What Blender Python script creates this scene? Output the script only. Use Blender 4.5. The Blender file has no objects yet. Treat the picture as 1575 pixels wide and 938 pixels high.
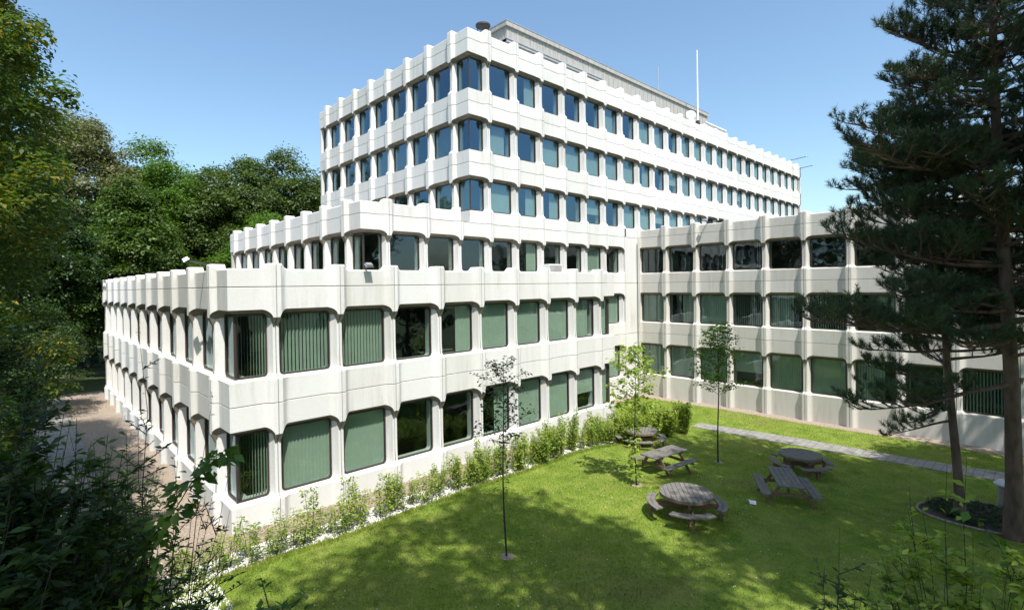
import bpy, math, random
import numpy as np
from mathutils import Vector, Matrix
R = random.Random(7)
RNG = np.random.default_rng(11)
C = bpy.context.scene.collection
PI = math.pi

# ------------------------------------------------------------------ camera
S = 2.0            # metres per facade bay
ZC = 6.9           # camera height above the lower lawn
scene = bpy.context.scene
cam_d = bpy.data.cameras.new('camera'); cam = bpy.data.objects.new('camera', cam_d); C.objects.link(cam)
scene.camera = cam
YAW, PITCH, ROLL = math.radians(47.243), math.radians(-0.514), math.radians(-0.835)
_R0 = Vector((math.sin(YAW), -math.cos(YAW), 0)); _F0 = Vector((math.cos(YAW), math.sin(YAW), 0)); _Z0 = Vector((0, 0, 1))
_F = _F0*math.cos(PITCH) + _Z0*math.sin(PITCH); _Z1 = -_F0*math.sin(PITCH) + _Z0*math.cos(PITCH)
_Rt = _R0*math.cos(ROLL) + _Z1*math.sin(ROLL); _Up = -_R0*math.sin(ROLL) + _Z1*math.cos(ROLL)
M = Matrix((( _Rt.x, _Up.x, -_F.x, 0), (_Rt.y, _Up.y, -_F.y, 0), (_Rt.z, _Up.z, -_F.z, ZC), (0, 0, 0, 1)))
cam.matrix_world = M
cam_d.sensor_width = 36; cam_d.lens = 805.39/1575*36
cam_d.shift_x = (787.5-763.86)/1575; cam_d.shift_y = -(469-447.4)/1575
cam_d.clip_start = 0.05; cam_d.clip_end = 3000

# ------------------------------------------------------------------ light
SUN_EL = math.radians(60.5); SUN_FROM = Vector((-0.385, -0.923, 0)).normalized()
sun_dir = Vector((SUN_FROM.x*math.cos(SUN_EL), SUN_FROM.y*math.cos(SUN_EL), math.sin(SUN_EL)))
w = bpy.data.worlds.new('World'); scene.world = w; w.use_nodes = True
nt = w.node_tree; nt.nodes.clear()
sky = nt.nodes.new('ShaderNodeTexSky'); sky.sky_type = 'NISHITA'; sky.sun_disc = False
sky.sun_elevation = SUN_EL; sky.sun_rotation = math.atan2(SUN_FROM.x, SUN_FROM.y) % (2*PI)
sky.air_density = 1.0; sky.dust_density = 1.6; sky.ozone_density = 0.35; sky.altitude = 20
bg = nt.nodes.new('ShaderNodeBackground'); bg.inputs[1].default_value = 0.145
out = nt.nodes.new('ShaderNodeOutputWorld')
tn = nt.nodes.new('ShaderNodeMix'); tn.data_type = 'RGBA'; tn.blend_type = 'MULTIPLY'; tn.inputs[0].default_value = 1.0; tn.inputs[7].default_value = (0.86, 0.985, 1.0, 1)
nt.links.new(sky.outputs[0], tn.inputs[6]); nt.links.new(tn.outputs[2], bg.inputs[0]); nt.links.new(bg.outputs[0], out.inputs[0])
sd = bpy.data.lights.new('sun', 'SUN'); sd.energy = 4.6; sd.angle = math.radians(0.55); sd.color = (1.0, 0.95, 0.88)
so = bpy.data.objects.new('sun', sd); C.objects.link(so); so.rotation_euler = sun_dir.to_track_quat('Z', 'Y').to_euler(); so.location = (0, 0, 60)
vs = scene.view_settings; vs.view_transform = 'Standard'; vs.look = 'None'; vs.gamma = 1; vs.exposure = 0.66
vs.use_curve_mapping = False
scene.cycles.max_bounces = 8; scene.cycles.transparent_max_bounces = 12; scene.cycles.diffuse_bounces = 3

# ------------------------------------------------------------------ materials
def newmat(name):
    m = bpy.data.materials.new(name); m.use_nodes = True; t = m.node_tree; t.nodes.clear()
    o = t.nodes.new('ShaderNodeOutputMaterial'); return m, t, o
def N(t, kind, **kw):
    n = t.nodes.new(kind)
    for k, v in kw.items(): setattr(n, k, v)
    return n
def noise(t, scale, detail=4, vec=None, rough=0.55):
    n = N(t, 'ShaderNodeTexNoise'); n.inputs['Scale'].default_value = scale; n.inputs['Detail'].default_value = detail; n.inputs['Roughness'].default_value = rough
    if vec is not None: t.links.new(vec, n.inputs['Vector'])
    return n
def ramp(t, fac, stops):
    r = N(t, 'ShaderNodeValToRGB'); e = r.color_ramp.elements
    while len(e) < len(stops): e.new(0.5)
    for i, (p, c) in enumerate(stops): e[i].position = p; e[i].color = (*c, 1)
    t.links.new(fac, r.inputs[0]); return r
def mixc(t, fac, a, b, mode='MIX'):
    n = N(t, 'ShaderNodeMix', data_type='RGBA', blend_type=mode)
    if isinstance(fac, float): n.inputs[0].default_value = fac
    else: t.links.new(fac, n.inputs[0])
    for i, v in ((6, a), (7, b)):
        if isinstance(v, tuple): n.inputs[i].default_value = (*v, 1)
        else: t.links.new(v, n.inputs[i])
    return n.outputs[2]
def plain(name, col, rough=0.6, metal=0.0, var=0.12, scale=3.0, bump=0.0, bscale=40, spec=0.5, stretch=None):
    m, t, o = newmat(name); p = N(t, 'ShaderNodeBsdfPrincipled')
    g = N(t, 'ShaderNodeNewGeometry'); vec = g.outputs['Position']
    if stretch:
        mp = N(t, 'ShaderNodeMapping'); mp.inputs['Scale'].default_value = stretch; t.links.new(vec, mp.inputs[0]); vec = mp.outputs[0]
    n = noise(t, scale, 5, vec)
    a = tuple(c*(1-var) for c in col); b = tuple(min(1, c*(1+var)) for c in col)
    r = ramp(t, n.outputs[0], [(0.3, a), (0.7, b)])
    t.links.new(r.outputs[0], p.inputs['Base Color'])
    p.inputs['Roughness'].default_value = rough; p.inputs['Metallic'].default_value = metal; p.inputs['Specular IOR Level'].default_value = spec
    if bump:
        n2 = noise(t, bscale, 3, vec); bp = N(t, 'ShaderNodeBump'); bp.inputs['Strength'].default_value = bump; bp.inputs['Distance'].default_value = 0.02
        t.links.new(n2.outputs[0], bp.inputs['Height']); t.links.new(bp.outputs[0], p.inputs['Normal'])
    t.links.new(p.outputs[0], o.inputs[0]); return m
def concrete(name, col, dirt, dirtcol):
    m, t, o = newmat(name); p = N(t, 'ShaderNodeBsdfPrincipled'); g = N(t, 'ShaderNodeNewGeometry')
    mp = N(t, 'ShaderNodeMapping'); mp.inputs['Scale'].default_value = (2.2, 2.2, 0.22); t.links.new(g.outputs['Position'], mp.inputs[0])
    streak = noise(t, 1.6, 6, mp.outputs[0], 0.65); blot = noise(t, 0.55, 5, g.outputs['Position']); fine = noise(t, 14, 4, g.outputs['Position'])
    a = ramp(t, streak.outputs[0], [(0.46, (0, 0, 0)), (0.66, (1, 1, 1))]); b = ramp(t, blot.outputs[0], [(0.4, (0, 0, 0)), (0.75, (1, 1, 1))])
    mu = N(t, 'ShaderNodeMath', operation='MULTIPLY'); t.links.new(a.outputs[0], mu.inputs[0]); t.links.new(b.outputs[0], mu.inputs[1])
    m2 = N(t, 'ShaderNodeMath', operation='MULTIPLY'); t.links.new(mu.outputs[0], m2.inputs[0]); m2.inputs[1].default_value = dirt
    c1 = mixc(t, m2.outputs[0], col, dirtcol)
    f = ramp(t, fine.outputs[0], [(0.3, (0.94, 0.94, 0.94)), (0.7, (1, 1, 1))])
    c2 = mixc(t, 1.0, c1, f.outputs[0], 'MULTIPLY')
    at = N(t, 'ShaderNodeAttribute', attribute_name='tone'); tr_ = ramp(t, at.outputs['Fac'], [(0.0, (0.925, 0.915, 0.895)), (0.5, (0.98, 0.975, 0.965)), (1.0, (1.02, 1.02, 1.02))]); c2 = mixc(t, 1.0, c2, tr_.outputs[0], 'MULTIPLY')
    # lichen and grime on faces that look up
    sx = N(t, 'ShaderNodeSeparateXYZ'); t.links.new(g.outputs['Normal'], sx.inputs[0])
    up = N(t, 'ShaderNodeMapRange'); up.inputs[1].default_value = 0.5; up.inputs[2].default_value = 0.9; up.inputs[4].default_value = 0.55; t.links.new(sx.outputs['Z'], up.inputs[0])
    lm = N(t, 'ShaderNodeMath', operation='MULTIPLY'); t.links.new(up.outputs[0], lm.inputs[0]); t.links.new(b.outputs[0], lm.inputs[1])
    c3 = mixc(t, lm.outputs[0], c2, (0.42, 0.40, 0.34))
    t.links.new(c3, p.inputs['Base Color']); p.inputs['Roughness'].default_value = 0.75; p.inputs['Specular IOR Level'].default_value = 0.25
    bp = N(t, 'ShaderNodeBump'); bp.inputs['Strength'].default_value = 0.12; bp.inputs['Distance'].default_value = 0.01
    t.links.new(fine.outputs[0], bp.inputs['Height']); t.links.new(bp.outputs[0], p.inputs['Normal'])
    t.links.new(p.outputs[0], o.inputs[0]); return m
def glass(name, tint, refl, wavy=0.02, gcol=(0.78, 0.93, 1.0)):
    m, t, o = newmat(name)
    tr = N(t, 'ShaderNodeBsdfTransparent'); tr.inputs[0].default_value = (*tint, 1)
    gl = N(t, 'ShaderNodeBsdfGlossy'); gl.inputs['Roughness'].default_value = 0.005; gl.inputs[0].default_value = (*gcol, 1)
    lw = N(t, 'ShaderNodeLayerWeight'); lw.inputs[0].default_value = 0.5
    pw = N(t, 'ShaderNodeMath', operation='POWER'); t.links.new(lw.outputs['Facing'], pw.inputs[0]); pw.inputs[1].default_value = 4.5
    mr = N(t, 'ShaderNodeMapRange'); mr.inputs[1].default_value = 0.0; mr.inputs[2].default_value = 1.0; mr.inputs[3].default_value = refl; mr.inputs[4].default_value = 1.0
    t.links.new(pw.outputs[0], mr.inputs[0])
    g = N(t, 'ShaderNodeNewGeometry'); n = noise(t, 0.9, 2, g.outputs['Position']); bp = N(t, 'ShaderNodeBump'); bp.inputs['Strength'].default_value = wavy; bp.inputs['Distance'].default_value = 0.25
    t.links.new(n.outputs[0], bp.inputs['Height'])
    # every pane sits at a slightly different angle in its frame
    oi = N(t, 'ShaderNodeObjectInfo'); ad = N(t, 'ShaderNodeMath', operation='ADD'); t.links.new(oi.outputs['Random'], ad.inputs[0]); t.links.new(g.outputs['Random Per Island'], ad.inputs[1])
    wn = N(t, 'ShaderNodeTexWhiteNoise', noise_dimensions='1D'); t.links.new(ad.outputs[0], wn.inputs['W'])
    v1 = N(t, 'ShaderNodeVectorMath', operation='SUBTRACT'); t.links.new(wn.outputs['Color'], v1.inputs[0]); v1.inputs[1].default_value = (0.5, 0.5, 0.5)
    v2 = N(t, 'ShaderNodeVectorMath', operation='SCALE'); t.links.new(v1.outputs[0], v2.inputs[0]); v2.inputs['Scale'].default_value = 0.05
    v3 = N(t, 'ShaderNodeVectorMath', operation='ADD'); t.links.new(v2.outputs[0], v3.inputs[0]); t.links.new(bp.outputs[0], v3.inputs[1])
    v4 = N(t, 'ShaderNodeVectorMath', operation='NORMALIZE'); t.links.new(v3.outputs[0], v4.inputs[0]); t.links.new(v4.outputs[0], gl.inputs['Normal'])
    mx = N(t, 'ShaderNodeMixShader'); t.links.new(mr.outputs[0], mx.inputs[0]); t.links.new(tr.outputs[0], mx.inputs[1]); t.links.new(gl.outputs[0], mx.inputs[2])
    t.links.new(mx.outputs[0], o.inputs[0]); return m
def leafmat(name, cols, trans=0.35, rough=0.5, nscale=0.5, spec=0.4):
    m, t, o = newmat(name); g = N(t, 'ShaderNodeNewGeometry')
    n = noise(t, nscale, 3, g.outputs['Position'])
    ad = N(t, 'ShaderNodeMath', operation='MULTIPLY_ADD'); t.links.new(g.outputs['Random Per Island'], ad.inputs[0]); ad.inputs[1].default_value = 0.55
    s2 = N(t, 'ShaderNodeMath', operation='MULTIPLY_ADD'); t.links.new(n.outputs[0], s2.inputs[0]); s2.inputs[1].default_value = 1.3; s2.inputs[2].default_value = -0.42
    t.links.new(s2.outputs[0], ad.inputs[2])
    k = len(cols); r = ramp(t, ad.outputs[0], [(0.1+0.8*i/(k-1), c) for i, c in enumerate(cols)])
    p = N(t, 'ShaderNodeBsdfPrincipled'); t.links.new(r.outputs[0], p.inputs['Base Color']); p.inputs['Roughness'].default_value = rough; p.inputs['Specular IOR Level'].default_value = spec
    tl = N(t, 'ShaderNodeBsdfTranslucent'); b = mixc(t, 1.0, r.outputs[0], (1.5, 1.6, 0.7), 'MULTIPLY'); t.links.new(b, tl.inputs[0])
    mx = N(t, 'ShaderNodeMixShader'); mx.inputs[0].default_value = trans; t.links.new(p.outputs[0], mx.inputs[1]); t.links.new(tl.outputs[0], mx.inputs[2])
    t.links.new(mx.outputs[0], o.inputs[0]); return m

MT = {}
MT['white'] = concrete('painted_concrete', (0.68, 0.675, 0.66), 0.9, (0.50, 0.48, 0.43))
MT['grey'] = concrete('dimmer_lit_concrete', (0.60, 0.58, 0.545), 0.8, (0.42, 0.395, 0.35))  # facade concrete greyed; the rear wing's duller light is in the colour
MT['soffit'] = plain('shade_brown_soffit', (0.20, 0.175, 0.135), 0.9, var=0.25, scale=4)  # shade under lintels and pier heads put into a brown colour
MT['frame'] = plain('bronze_frame', (0.06, 0.045, 0.042), 0.4, 0.3)
MT['glass_low'] = glass('tinted_glass', (0.60, 0.70, 0.64), 0.09, 0.04)
MT['glass_high'] = glass('sky_glass', (0.56, 0.66, 0.64), 0.19, 0.05, gcol=(0.46, 0.76, 1.0))
MT['blind'] = plain('blind_fabric', (0.48, 0.52, 0.46), 0.8, var=0.05)
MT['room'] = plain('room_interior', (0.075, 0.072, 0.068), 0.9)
MT['roof'] = plain('roof_gravel', (0.32, 0.31, 0.29), 0.95, scale=8, bump=0.4)
MT['panel'] = plain('grey_cladding', (0.36, 0.35, 0.33), 0.7, var=0.18, scale=2.2, stretch=(3, 3, 0.35))
MT['metal'] = plain('galvanised_metal', (0.5, 0.51, 0.52), 0.4, 0.7)
MT['dark'] = plain('dark_metal', (0.06, 0.062, 0.066), 0.5, 0.3)
MT['whitepaint'] = plain('white_paint', (0.78, 0.78, 0.78), 0.45)
MT['wood_grey'] = plain('weathered_wood', (0.145, 0.135, 0.122), 0.8, var=0.35, scale=9, bump=0.4, bscale=30)
MT['wood_brown'] = plain('brown_wood', (0.17, 0.105, 0.062), 0.8, var=0.3, scale=9, bump=0.3, bscale=30)
MT['bark'] = plain('bark', (0.11, 0.085, 0.065), 0.95, var=0.4, scale=7, bump=0.8, bscale=22, stretch=(1, 1, 0.3))
MT['pinebark'] = plain('pine_bark', (0.105, 0.07, 0.056), 0.95, var=0.45, scale=6, bump=0.9, bscale=18, stretch=(1, 1, 0.35))
MT['stem'] = plain('thin_stem', (0.04, 0.034, 0.026), 0.9)
MT['soil'] = plain('mulch', (0.285, 0.23, 0.18), 0.95, var=0.45, scale=16, bump=0.9, bscale=35)
MT['darksoil'] = plain('bed_soil', (0.055, 0.042, 0.032), 0.95, var=0.45, scale=10, bump=0.8)
MT['paver'] = None
MT['lf_lime'] = leafmat('lime_leaves', [(0.14, 0.21, 0.03), (0.24, 0.32, 0.05), (0.38, 0.44, 0.10)], 0.4, nscale=1.2)
MT['lf_green'] = leafmat('green_leaves', [(0.030, 0.062, 0.012), (0.058, 0.108, 0.018), (0.105, 0.165, 0.028)], 0.34, nscale=0.35)
MT['lf_bright'] = leafmat('bright_leaves', [(0.038, 0.085, 0.012), (0.07, 0.145, 0.018), (0.125, 0.205, 0.03)], 0.36, nscale=0.35)
MT['lf_olive'] = leafmat('olive_leaves', [(0.032, 0.058, 0.014), (0.060, 0.10, 0.024), (0.115, 0.155, 0.045)], 0.32, nscale=0.4)
MT['lf_pale'] = leafmat('pale_leaves', [(0.05, 0.065, 0.025), (0.12, 0.13, 0.06), (0.22, 0.21, 0.11)], 0.25, nscale=0.5)
MT['lf_gold'] = leafmat('golden_leaves', [(0.024, 0.054, 0.010), (0.045, 0.088, 0.012), (0.07, 0.11, 0.013), (0.30, 0.23, 0.02)], 0.36, nscale=0.5)
MT['lf_dark'] = leafmat('dark_leaves', [(0.016, 0.036, 0.010), (0.028, 0.060, 0.013), (0.052, 0.10, 0.018)], 0.32, 0.5, nscale=1.0)
MT['lf_birch'] = leafmat('small_dark_leaves', [(0.018, 0.036, 0.012), (0.032, 0.058, 0.016), (0.07, 0.11, 0.025)], 0.2, nscale=1.0)
MT['needle'] = leafmat('needles', [(0.018, 0.038, 0.022), (0.040, 0.072, 0.038), (0.11, 0.155, 0.065)], 0.2, 0.45, nscale=0.8)
MT['ivy'] = leafmat('blossom', [(0.3, 0.22, 0.06), (0.4, 0.33, 0.12)], 0.3)

def lawn_mat():
    m, t, o = newmat('mown_lawn'); g = N(t, 'ShaderNodeNewGeometry'); v = g.outputs['Position']
    big = noise(t, 0.22, 4, v); mid = noise(t, 1.3, 6, v, 0.65); fine = noise(t, 38, 3, v)
    r1 = ramp(t, mid.outputs[0], [(0.3, (0.13, 0.20, 0.028)), (0.52, (0.20, 0.27, 0.045)), (0.72, (0.30, 0.33, 0.08))])
    wear = ramp(t, big.outputs[0], [(0.52, (0, 0, 0)), (0.68, (0.75, 0.75, 0.75))])
    c = mixc(t, wear.outputs[0], r1.outputs[0], (0.23, 0.22, 0.075))
    f = ramp(t, fine.outputs[0], [(0.25, (0.6, 0.6, 0.6)), (0.75, (1.15, 1.15, 1.15))])
    c = mixc(t, 1.0, c, f.outputs[0], 'MULTIPLY')
    p = N(t, 'ShaderNodeBsdfPrincipled'); t.links.new(c, p.inputs['Base Color']); p.inputs['Roughness'].default_value = 0.9; p.inputs['Specular IOR Level'].default_value = 0.15
    bp = N(t, 'ShaderNodeBump'); bp.inputs['Strength'].default_value = 0.9; bp.inputs['Distance'].default_value = 0.03; t.links.new(fine.outputs[0], bp.inputs['Height']); t.links.new(bp.outputs[0], p.inputs['Normal'])
    t.links.new(p.outputs[0], o.inputs[0]); return m
MT['lawn'] = lawn_mat()
MT['blade'] = leafmat('grass_blades', [(0.125, 0.20, 0.024), (0.20, 0.27, 0.04), (0.29, 0.33, 0.07)], 0.3, nscale=1.3, spec=0.15)
def paver_mat():
    m, t, o = newmat('concrete_pavers'); g = N(t, 'ShaderNodeNewGeometry'); br = N(t, 'ShaderNodeTexBrick')
    br.inputs['Scale'].default_value = 1.0; br.inputs['Brick Width'].default_value = 0.3; br.inputs['Row Height'].default_value = 0.3; br.inputs['Mortar Size'].default_value = 0.01; br.offset = 0.5
    br.inputs['Color1'].default_value = (0.30, 0.285, 0.265, 1); br.inputs['Color2'].default_value = (0.24, 0.23, 0.22, 1); br.inputs['Mortar'].default_value = (0.10, 0.11, 0.06, 1)
    t.links.new(g.outputs['Position'], br.inputs[0]); n = noise(t, 3, 5, g.outputs['Position']); f = ramp(t, n.outputs[0], [(0.3, (0.7, 0.7, 0.7)), (0.7, (1.05, 1.05, 1.05))])
    c = mixc(t, 1.0, br.outputs[0], f.outputs[0], 'MULTIPLY')
    p = N(t, 'ShaderNodeBsdfPrincipled'); t.links.new(c, p.inputs['Base Color']); p.inputs['Roughness'].default_value = 0.85
    t.links.new(p.outputs[0], o.inputs[0]); return m
MT['paver'] = paver_mat()
MT['stone'] = plain('white_stones', (0.62, 0.61, 0.58), 0.8, var=0.3, scale=12)
def ground_mat():
    m, t, o = newmat('rough_ground'); g = N(t, 'ShaderNodeNewGeometry'); a = noise(t, 0.35, 6, g.outputs['Position'], 0.7); b = noise(t, 9, 4, g.outputs['Position'])
    r = ramp(t, a.outputs[0], [(0.35, (0.04, 0.075, 0.015)), (0.52, (0.075, 0.10, 0.025)), (0.66, (0.16, 0.12, 0.075))])
    f = ramp(t, b.outputs[0], [(0.3, (0.6, 0.6, 0.6)), (0.7, (1.1, 1.1, 1.1))]); c = mixc(t, 1.0, r.outputs[0], f.outputs[0], 'MULTIPLY')
    p = N(t, 'ShaderNodeBsdfPrincipled'); t.links.new(c, p.inputs['Base Color']); p.inputs['Roughness'].default_value = 0.95
    t.links.new(p.outputs[0], o.inputs[0]); return m
MT['ground'] = ground_mat()

# ------------------------------------------------------------------ mesh helpers
def mesh_np(name, V, F, mat=None, smooth=False):
    """V (n,3) array, F (m,k) array of equal-sized faces or list of arrays"""
    me = bpy.data.meshes.new(name); V = np.asarray(V, np.float32)
    Fs = F if isinstance(F, list) else [F]
    Fs = [np.asarray(f, np.int32) for f in Fs if len(f)]
    me.vertices.add(len(V)); me.vertices.foreach_set('co', V.ravel())
    idx = np.concatenate([f.ravel() for f in Fs]); cnt = np.concatenate([np.full(len(f), f.shape[1], np.int32) for f in Fs])
    me.loops.add(len(idx)); me.loops.foreach_set('vertex_index', idx)
    me.polygons.add(len(cnt)); st = np.concatenate([[0], np.cumsum(cnt)[:-1]]).astype(np.int32); me.polygons.foreach_set('loop_start', st)
    try: me.polygons.foreach_set('loop_total', cnt)
    except Exception: pass
    if smooth: me.polygons.foreach_set('use_smooth', np.ones(len(cnt), bool))
    me.update(calc_edges=True); me.validate()
    if mat: me.materials.append(mat)
    return me
def link(name, me, parent=None, loc=None, rotz=None):
    o = bpy.data.objects.new(name, me); C.objects.link(o)
    if parent: o.parent = parent
    if loc is not None: o.location = loc
    if rotz is not None: o.rotation_euler = (0, 0, rotz)
    return o
def tag(o, label=None, cat=None, group=None, kind=None):
    if label: o['label'] = label
    if cat: o['category'] = cat
    if group: o['group'] = group
    if kind: o['kind'] = kind
    return o
def empty(name, loc, label, cat, group=None, rotz=0):
    o = bpy.data.objects.new(name, None); C.objects.link(o); o.location = loc; o.rotation_euler = (0, 0, rotz); o.empty_display_size = 0.2
    return tag(o, label, cat, group)
def dup(root, loc, rotz=0, scale=1.0, label=None):
    r = root.copy(); C.objects.link(r); r.location = loc; r.rotation_euler = (0, 0, rotz); r.scale = (scale,)*3 if not isinstance(scale, tuple) else scale
    if label: r['label'] = label
    for ch in root.children:
        c = ch.copy(); C.objects.link(c); c.parent = r
        for g in ch.children:
            d = g.copy(); C.objects.link(d); d.parent = c
    return r
class MB:
    def __init__(s): s.v = []; s.f = []
    def add(s, vs, fs):
        b = len(s.v); s.v += [tuple(v) for v in vs]; s.f += [tuple(b+i for i in f) for f in fs]
    def box(s, x0, y0, z0, x1, y1, z1):
        s.add([(x0,y0,z0),(x1,y0,z0),(x1,y1,z0),(x0,y1,z0),(x0,y0,z1),(x1,y0,z1),(x1,y1,z1),(x0,y1,z1)],
              [(0,3,2,1),(4,5,6,7),(0,1,5,4),(1,2,6,5),(2,3,7,6),(3,0,4,7)])
    def bar(s, a, b, w, h, up=(0,0,1)):
        a = Vector(a); b = Vector(b); d = (b-a).normalized(); u = Vector(up)
        if abs(d.dot(u)) > 0.98: u = Vector((1,0,0))
        r = d.cross(u).normalized()*w/2; u = r.cross(d).normalized()*h/2
        s.add([a-r-u,a+r-u,a+r+u,a-r+u,b-r-u,b+r-u,b+r+u,b-r+u], [(0,1,2,3),(7,6,5,4),(0,4,5,1),(1,5,6,2),(2,6,7,3),(3,7,4,0)])
    def tube(s, pts, rad, n=8, cap=True):
        pts = [Vector(p) for p in pts]; rings = []
        for i, p in enumerate(pts):
            d = (pts[min(i+1, len(pts)-1)]-pts[max(i-1, 0)])
            d = d.normalized() if d.length > 1e-9 else Vector((0,0,1))
            u = Vector((0,0,1)) if abs(d.z) < 0.9 else Vector((1,0,0)); a = d.cross(u).normalized(); b = d.cross(a)
            r = rad[i] if hasattr(rad, '__len__') else rad
            rings.append([p+(a*math.cos(2*PI*k/n)+b*math.sin(2*PI*k/n))*r for k in range(n)])
        vs = [v for rg in rings for v in rg]; fs = []
        for i in range(len(pts)-1):
            for k in range(n): fs.append((i*n+k, i*n+(k+1) % n, (i+1)*n+(k+1) % n, (i+1)*n+k))
        if cap: fs.append(tuple(range(n))); fs.append(tuple((len(pts)-1)*n+k for k in reversed(range(n))))
        s.add(vs, fs)
    def lathe(s, prof, n=24, c=(0,0,0)):
        vs = [(c[0]+r*math.cos(2*PI*k/n), c[1]+r*math.sin(2*PI*k/n), c[2]+z) for r, z in prof for k in range(n)]
        fs = [(i*n+k, i*n+(k+1) % n, (i+1)*n+(k+1) % n, (i+1)*n+k) for i in range(len(prof)-1) for k in range(n)]
        fs.append(tuple((len(prof)-1)*n+k for k in range(n))); fs.append(tuple(reversed(range(n)))); s.add(vs, fs)
    def mesh(s, name, mat, smooth=False, angle=None):
        me = bpy.data.meshes.new(name); me.from_pydata(s.v, [], s.f); me.update()
        if smooth:
            me.polygons.foreach_set('use_smooth', np.ones(len(me.polygons), bool))
            me.set_sharp_from_angle(angle=angle or math.radians(40))
        me.materials.append(mat); return me
    def obj(s, name, mat, parent=None, smooth=False, loc=None, rotz=None): return link(name, s.mesh(name, mat, smooth), parent, loc, rotz)
def smooth01(t): t = np.clip(t, 0, 1); return t*t*(3-2*t)
def gz(x, y):
    x = np.asarray(x, float); y = np.asarray(y, float)
    r = np.hypot(x, y)
    z = -0.7*smooth01((x-15.5)/9.5) + 4.2*(1-smooth01((r-1)/8)) + 0.03*np.sin(x*0.9+1)*np.cos(y*0.7)
    return z
def gzf(x, y): return float(gz(x, y))

# ------------------------------------------------------------------ setting: ground, lawn, paths, beds
def sheet(name, xs, ys, dz, mat, kind='structure', thick=0.0, warp=None):
    X, Y = np.meshgrid(xs, ys, indexing='ij'); 
    if warp is not None: X, Y = warp(X, Y)
    Z = gz(X, Y)+dz; nx, ny = X.shape
    V = np.stack([X, Y, Z], -1).reshape(-1, 3); i = np.arange(nx*ny).reshape(nx, ny)
    F = np.stack([i[:-1, :-1], i[1:, :-1], i[1:, 1:], i[:-1, 1:]], -1).reshape(-1, 4)
    o = link(name, mesh_np(name, V, F, mat, True)); return tag(o, kind=kind)
ar = np.arange
gx = np.concatenate([[-900, -400, -200, -100, -60, -35], ar(-20, 45, 0.5), [46, 50, 60, 80, 120, 200, 400, 900]])
gy = np.concatenate([[-900, -400, -200, -100, -60, -35], ar(-20, 50, 0.5), [51, 54, 62, 80, 120, 200, 400, 900]])
sheet('ground', gx, gy, 0.0, MT['ground'])
def edge_wob(a, k): return 0.05*np.sin(a*2.3+k)+0.04*np.sin(a*5.1+2*k)
def warpA(X, Y):
    e = (Y > 13.6)*edge_wob(X, 1.0); return X, Y+e
sheet('lawn', ar(-8, 31.3, 0.5)[:-1].tolist()+[31.15], np.append(ar(-14, 13.5, 0.5), 13.72), 0.02, MT['lawn'], warp=warpA)
sheet('lawn_strip', np.append(ar(23.2, 31, 0.5), 31.15), np.append(ar(13.72, 19.4, 0.5), 19.5), 0.021, MT['lawn'])
sheet('mulch_bed', np.append(ar(2.6, 23.2, 0.5), 23.2), [13.4, 13.9, 14.4, 14.9, 15.4, 15.9], 0.012, MT['soil'])
sheet('mulch_bed_side', [2.2, 2.7, 3.2, 3.7, 4.2, 4.5], ar(13.9, 46, 0.5), 0.013, MT['soil'])
sheet('mulch_strip_wing', [31.0, 31.3, 31.6, 31.95], ar(-6, 20.2, 0.5), 0.026, MT['soil'])
sheet('mulch_strip_back', ar(23.2, 32, 0.5), [19.3, 19.7, 20.1], 0.03, MT['soil'])
def path(name, pts_l, pts_r, dz, mat, th=0.05):
    n = 40; L = np.array(pts_l, float); Rr = np.array(pts_r, float); vs = []; fs = []
    for i in range(n+1):
        t = i/n*(len(L)-1); k = min(int(t), len(L)-2); f = t-k
        a = L[k]*(1-f)+L[k+1]*f; b = Rr[k]*(1-f)+Rr[k+1]*f
        za, zb = gzf(*a), gzf(*b)
        vs += [(a[0], a[1], za-0.02), (a[0], a[1], za+dz), (b[0], b[1], zb+dz), (b[0], b[1], zb-0.02)]
    for i in range(n):
        for k in range(3): fs.append((i*4+k, i*4+k+1, i*4+5+k, i*4+4+k))
    m = MB(); m.add(vs, fs); o = m.obj(name, mat); return tag(o, kind='structure')
path('footpath', [(26.2, 13.3), (27.0, 1.4), (27.3, -12)], [(27.3, 13.4), (28.3, 1.4), (28.7, -12)], 0.055, MT['paver'])
path('side_path', [(0.5, 12.5), (0.7, 28), (0.5, 44)], [(2.3, 12.5), (2.3, 28), (2.25, 44)], 0.05, MT['paver'])

def pebbles(name, xs, ys, n, smin, smax, mat, label):
    px = RNG.uniform(*xs, n); py = RNG.uniform(*ys, n)+0.10*np.sin(px*1.7)*0.5; s = RNG.uniform(smin, smax, n)
    O = np.array([[1,0,0],[0,1,0],[-1,0,0],[0,-1,0],[0,0,1],[0,0,-1]], float)
    sc = RNG.uniform(0.6, 1.25, (n, 1, 3)); a = RNG.uniform(0, 2*PI, n); ca, sa = np.cos(a), np.sin(a)
    V = O[None]*sc*s[:, None, None]; V[:, :, 2] *= 0.7
    x = V[:, :, 0]*ca[:, None]-V[:, :, 1]*sa[:, None]; y = V[:, :, 0]*sa[:, None]+V[:, :, 1]*ca[:, None]
    V = np.stack([x+px[:, None], y+py[:, None], V[:, :, 2]+(gz(px, py)+0.02)[:, None]], -1).reshape(-1, 3)
    T = np.array([[0,1,4],[1,2,4],[2,3,4],[3,0,4],[1,0,5],[2,1,5],[3,2,5],[0,3,5]])
    F = (T[None]+6*np.arange(n)[:, None, None]).reshape(-1, 3)
    o = link(name, mesh_np(name, V, F, mat, True)); return tag(o, label, 'gravel', kind='stuff')
pebbles('white_gravel', (2.3, 23.4), (13.78, 14.72), 15000, 0.015, 0.045, MT['stone'], 'strip of white stones under the young hedge')
pebbles('white_gravel', (0.8, 3.4), (11.5, 14.4), 2500, 0.02, 0.05, MT['stone'], 'white stones spread at the corner beside the dark shrubs')
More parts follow.
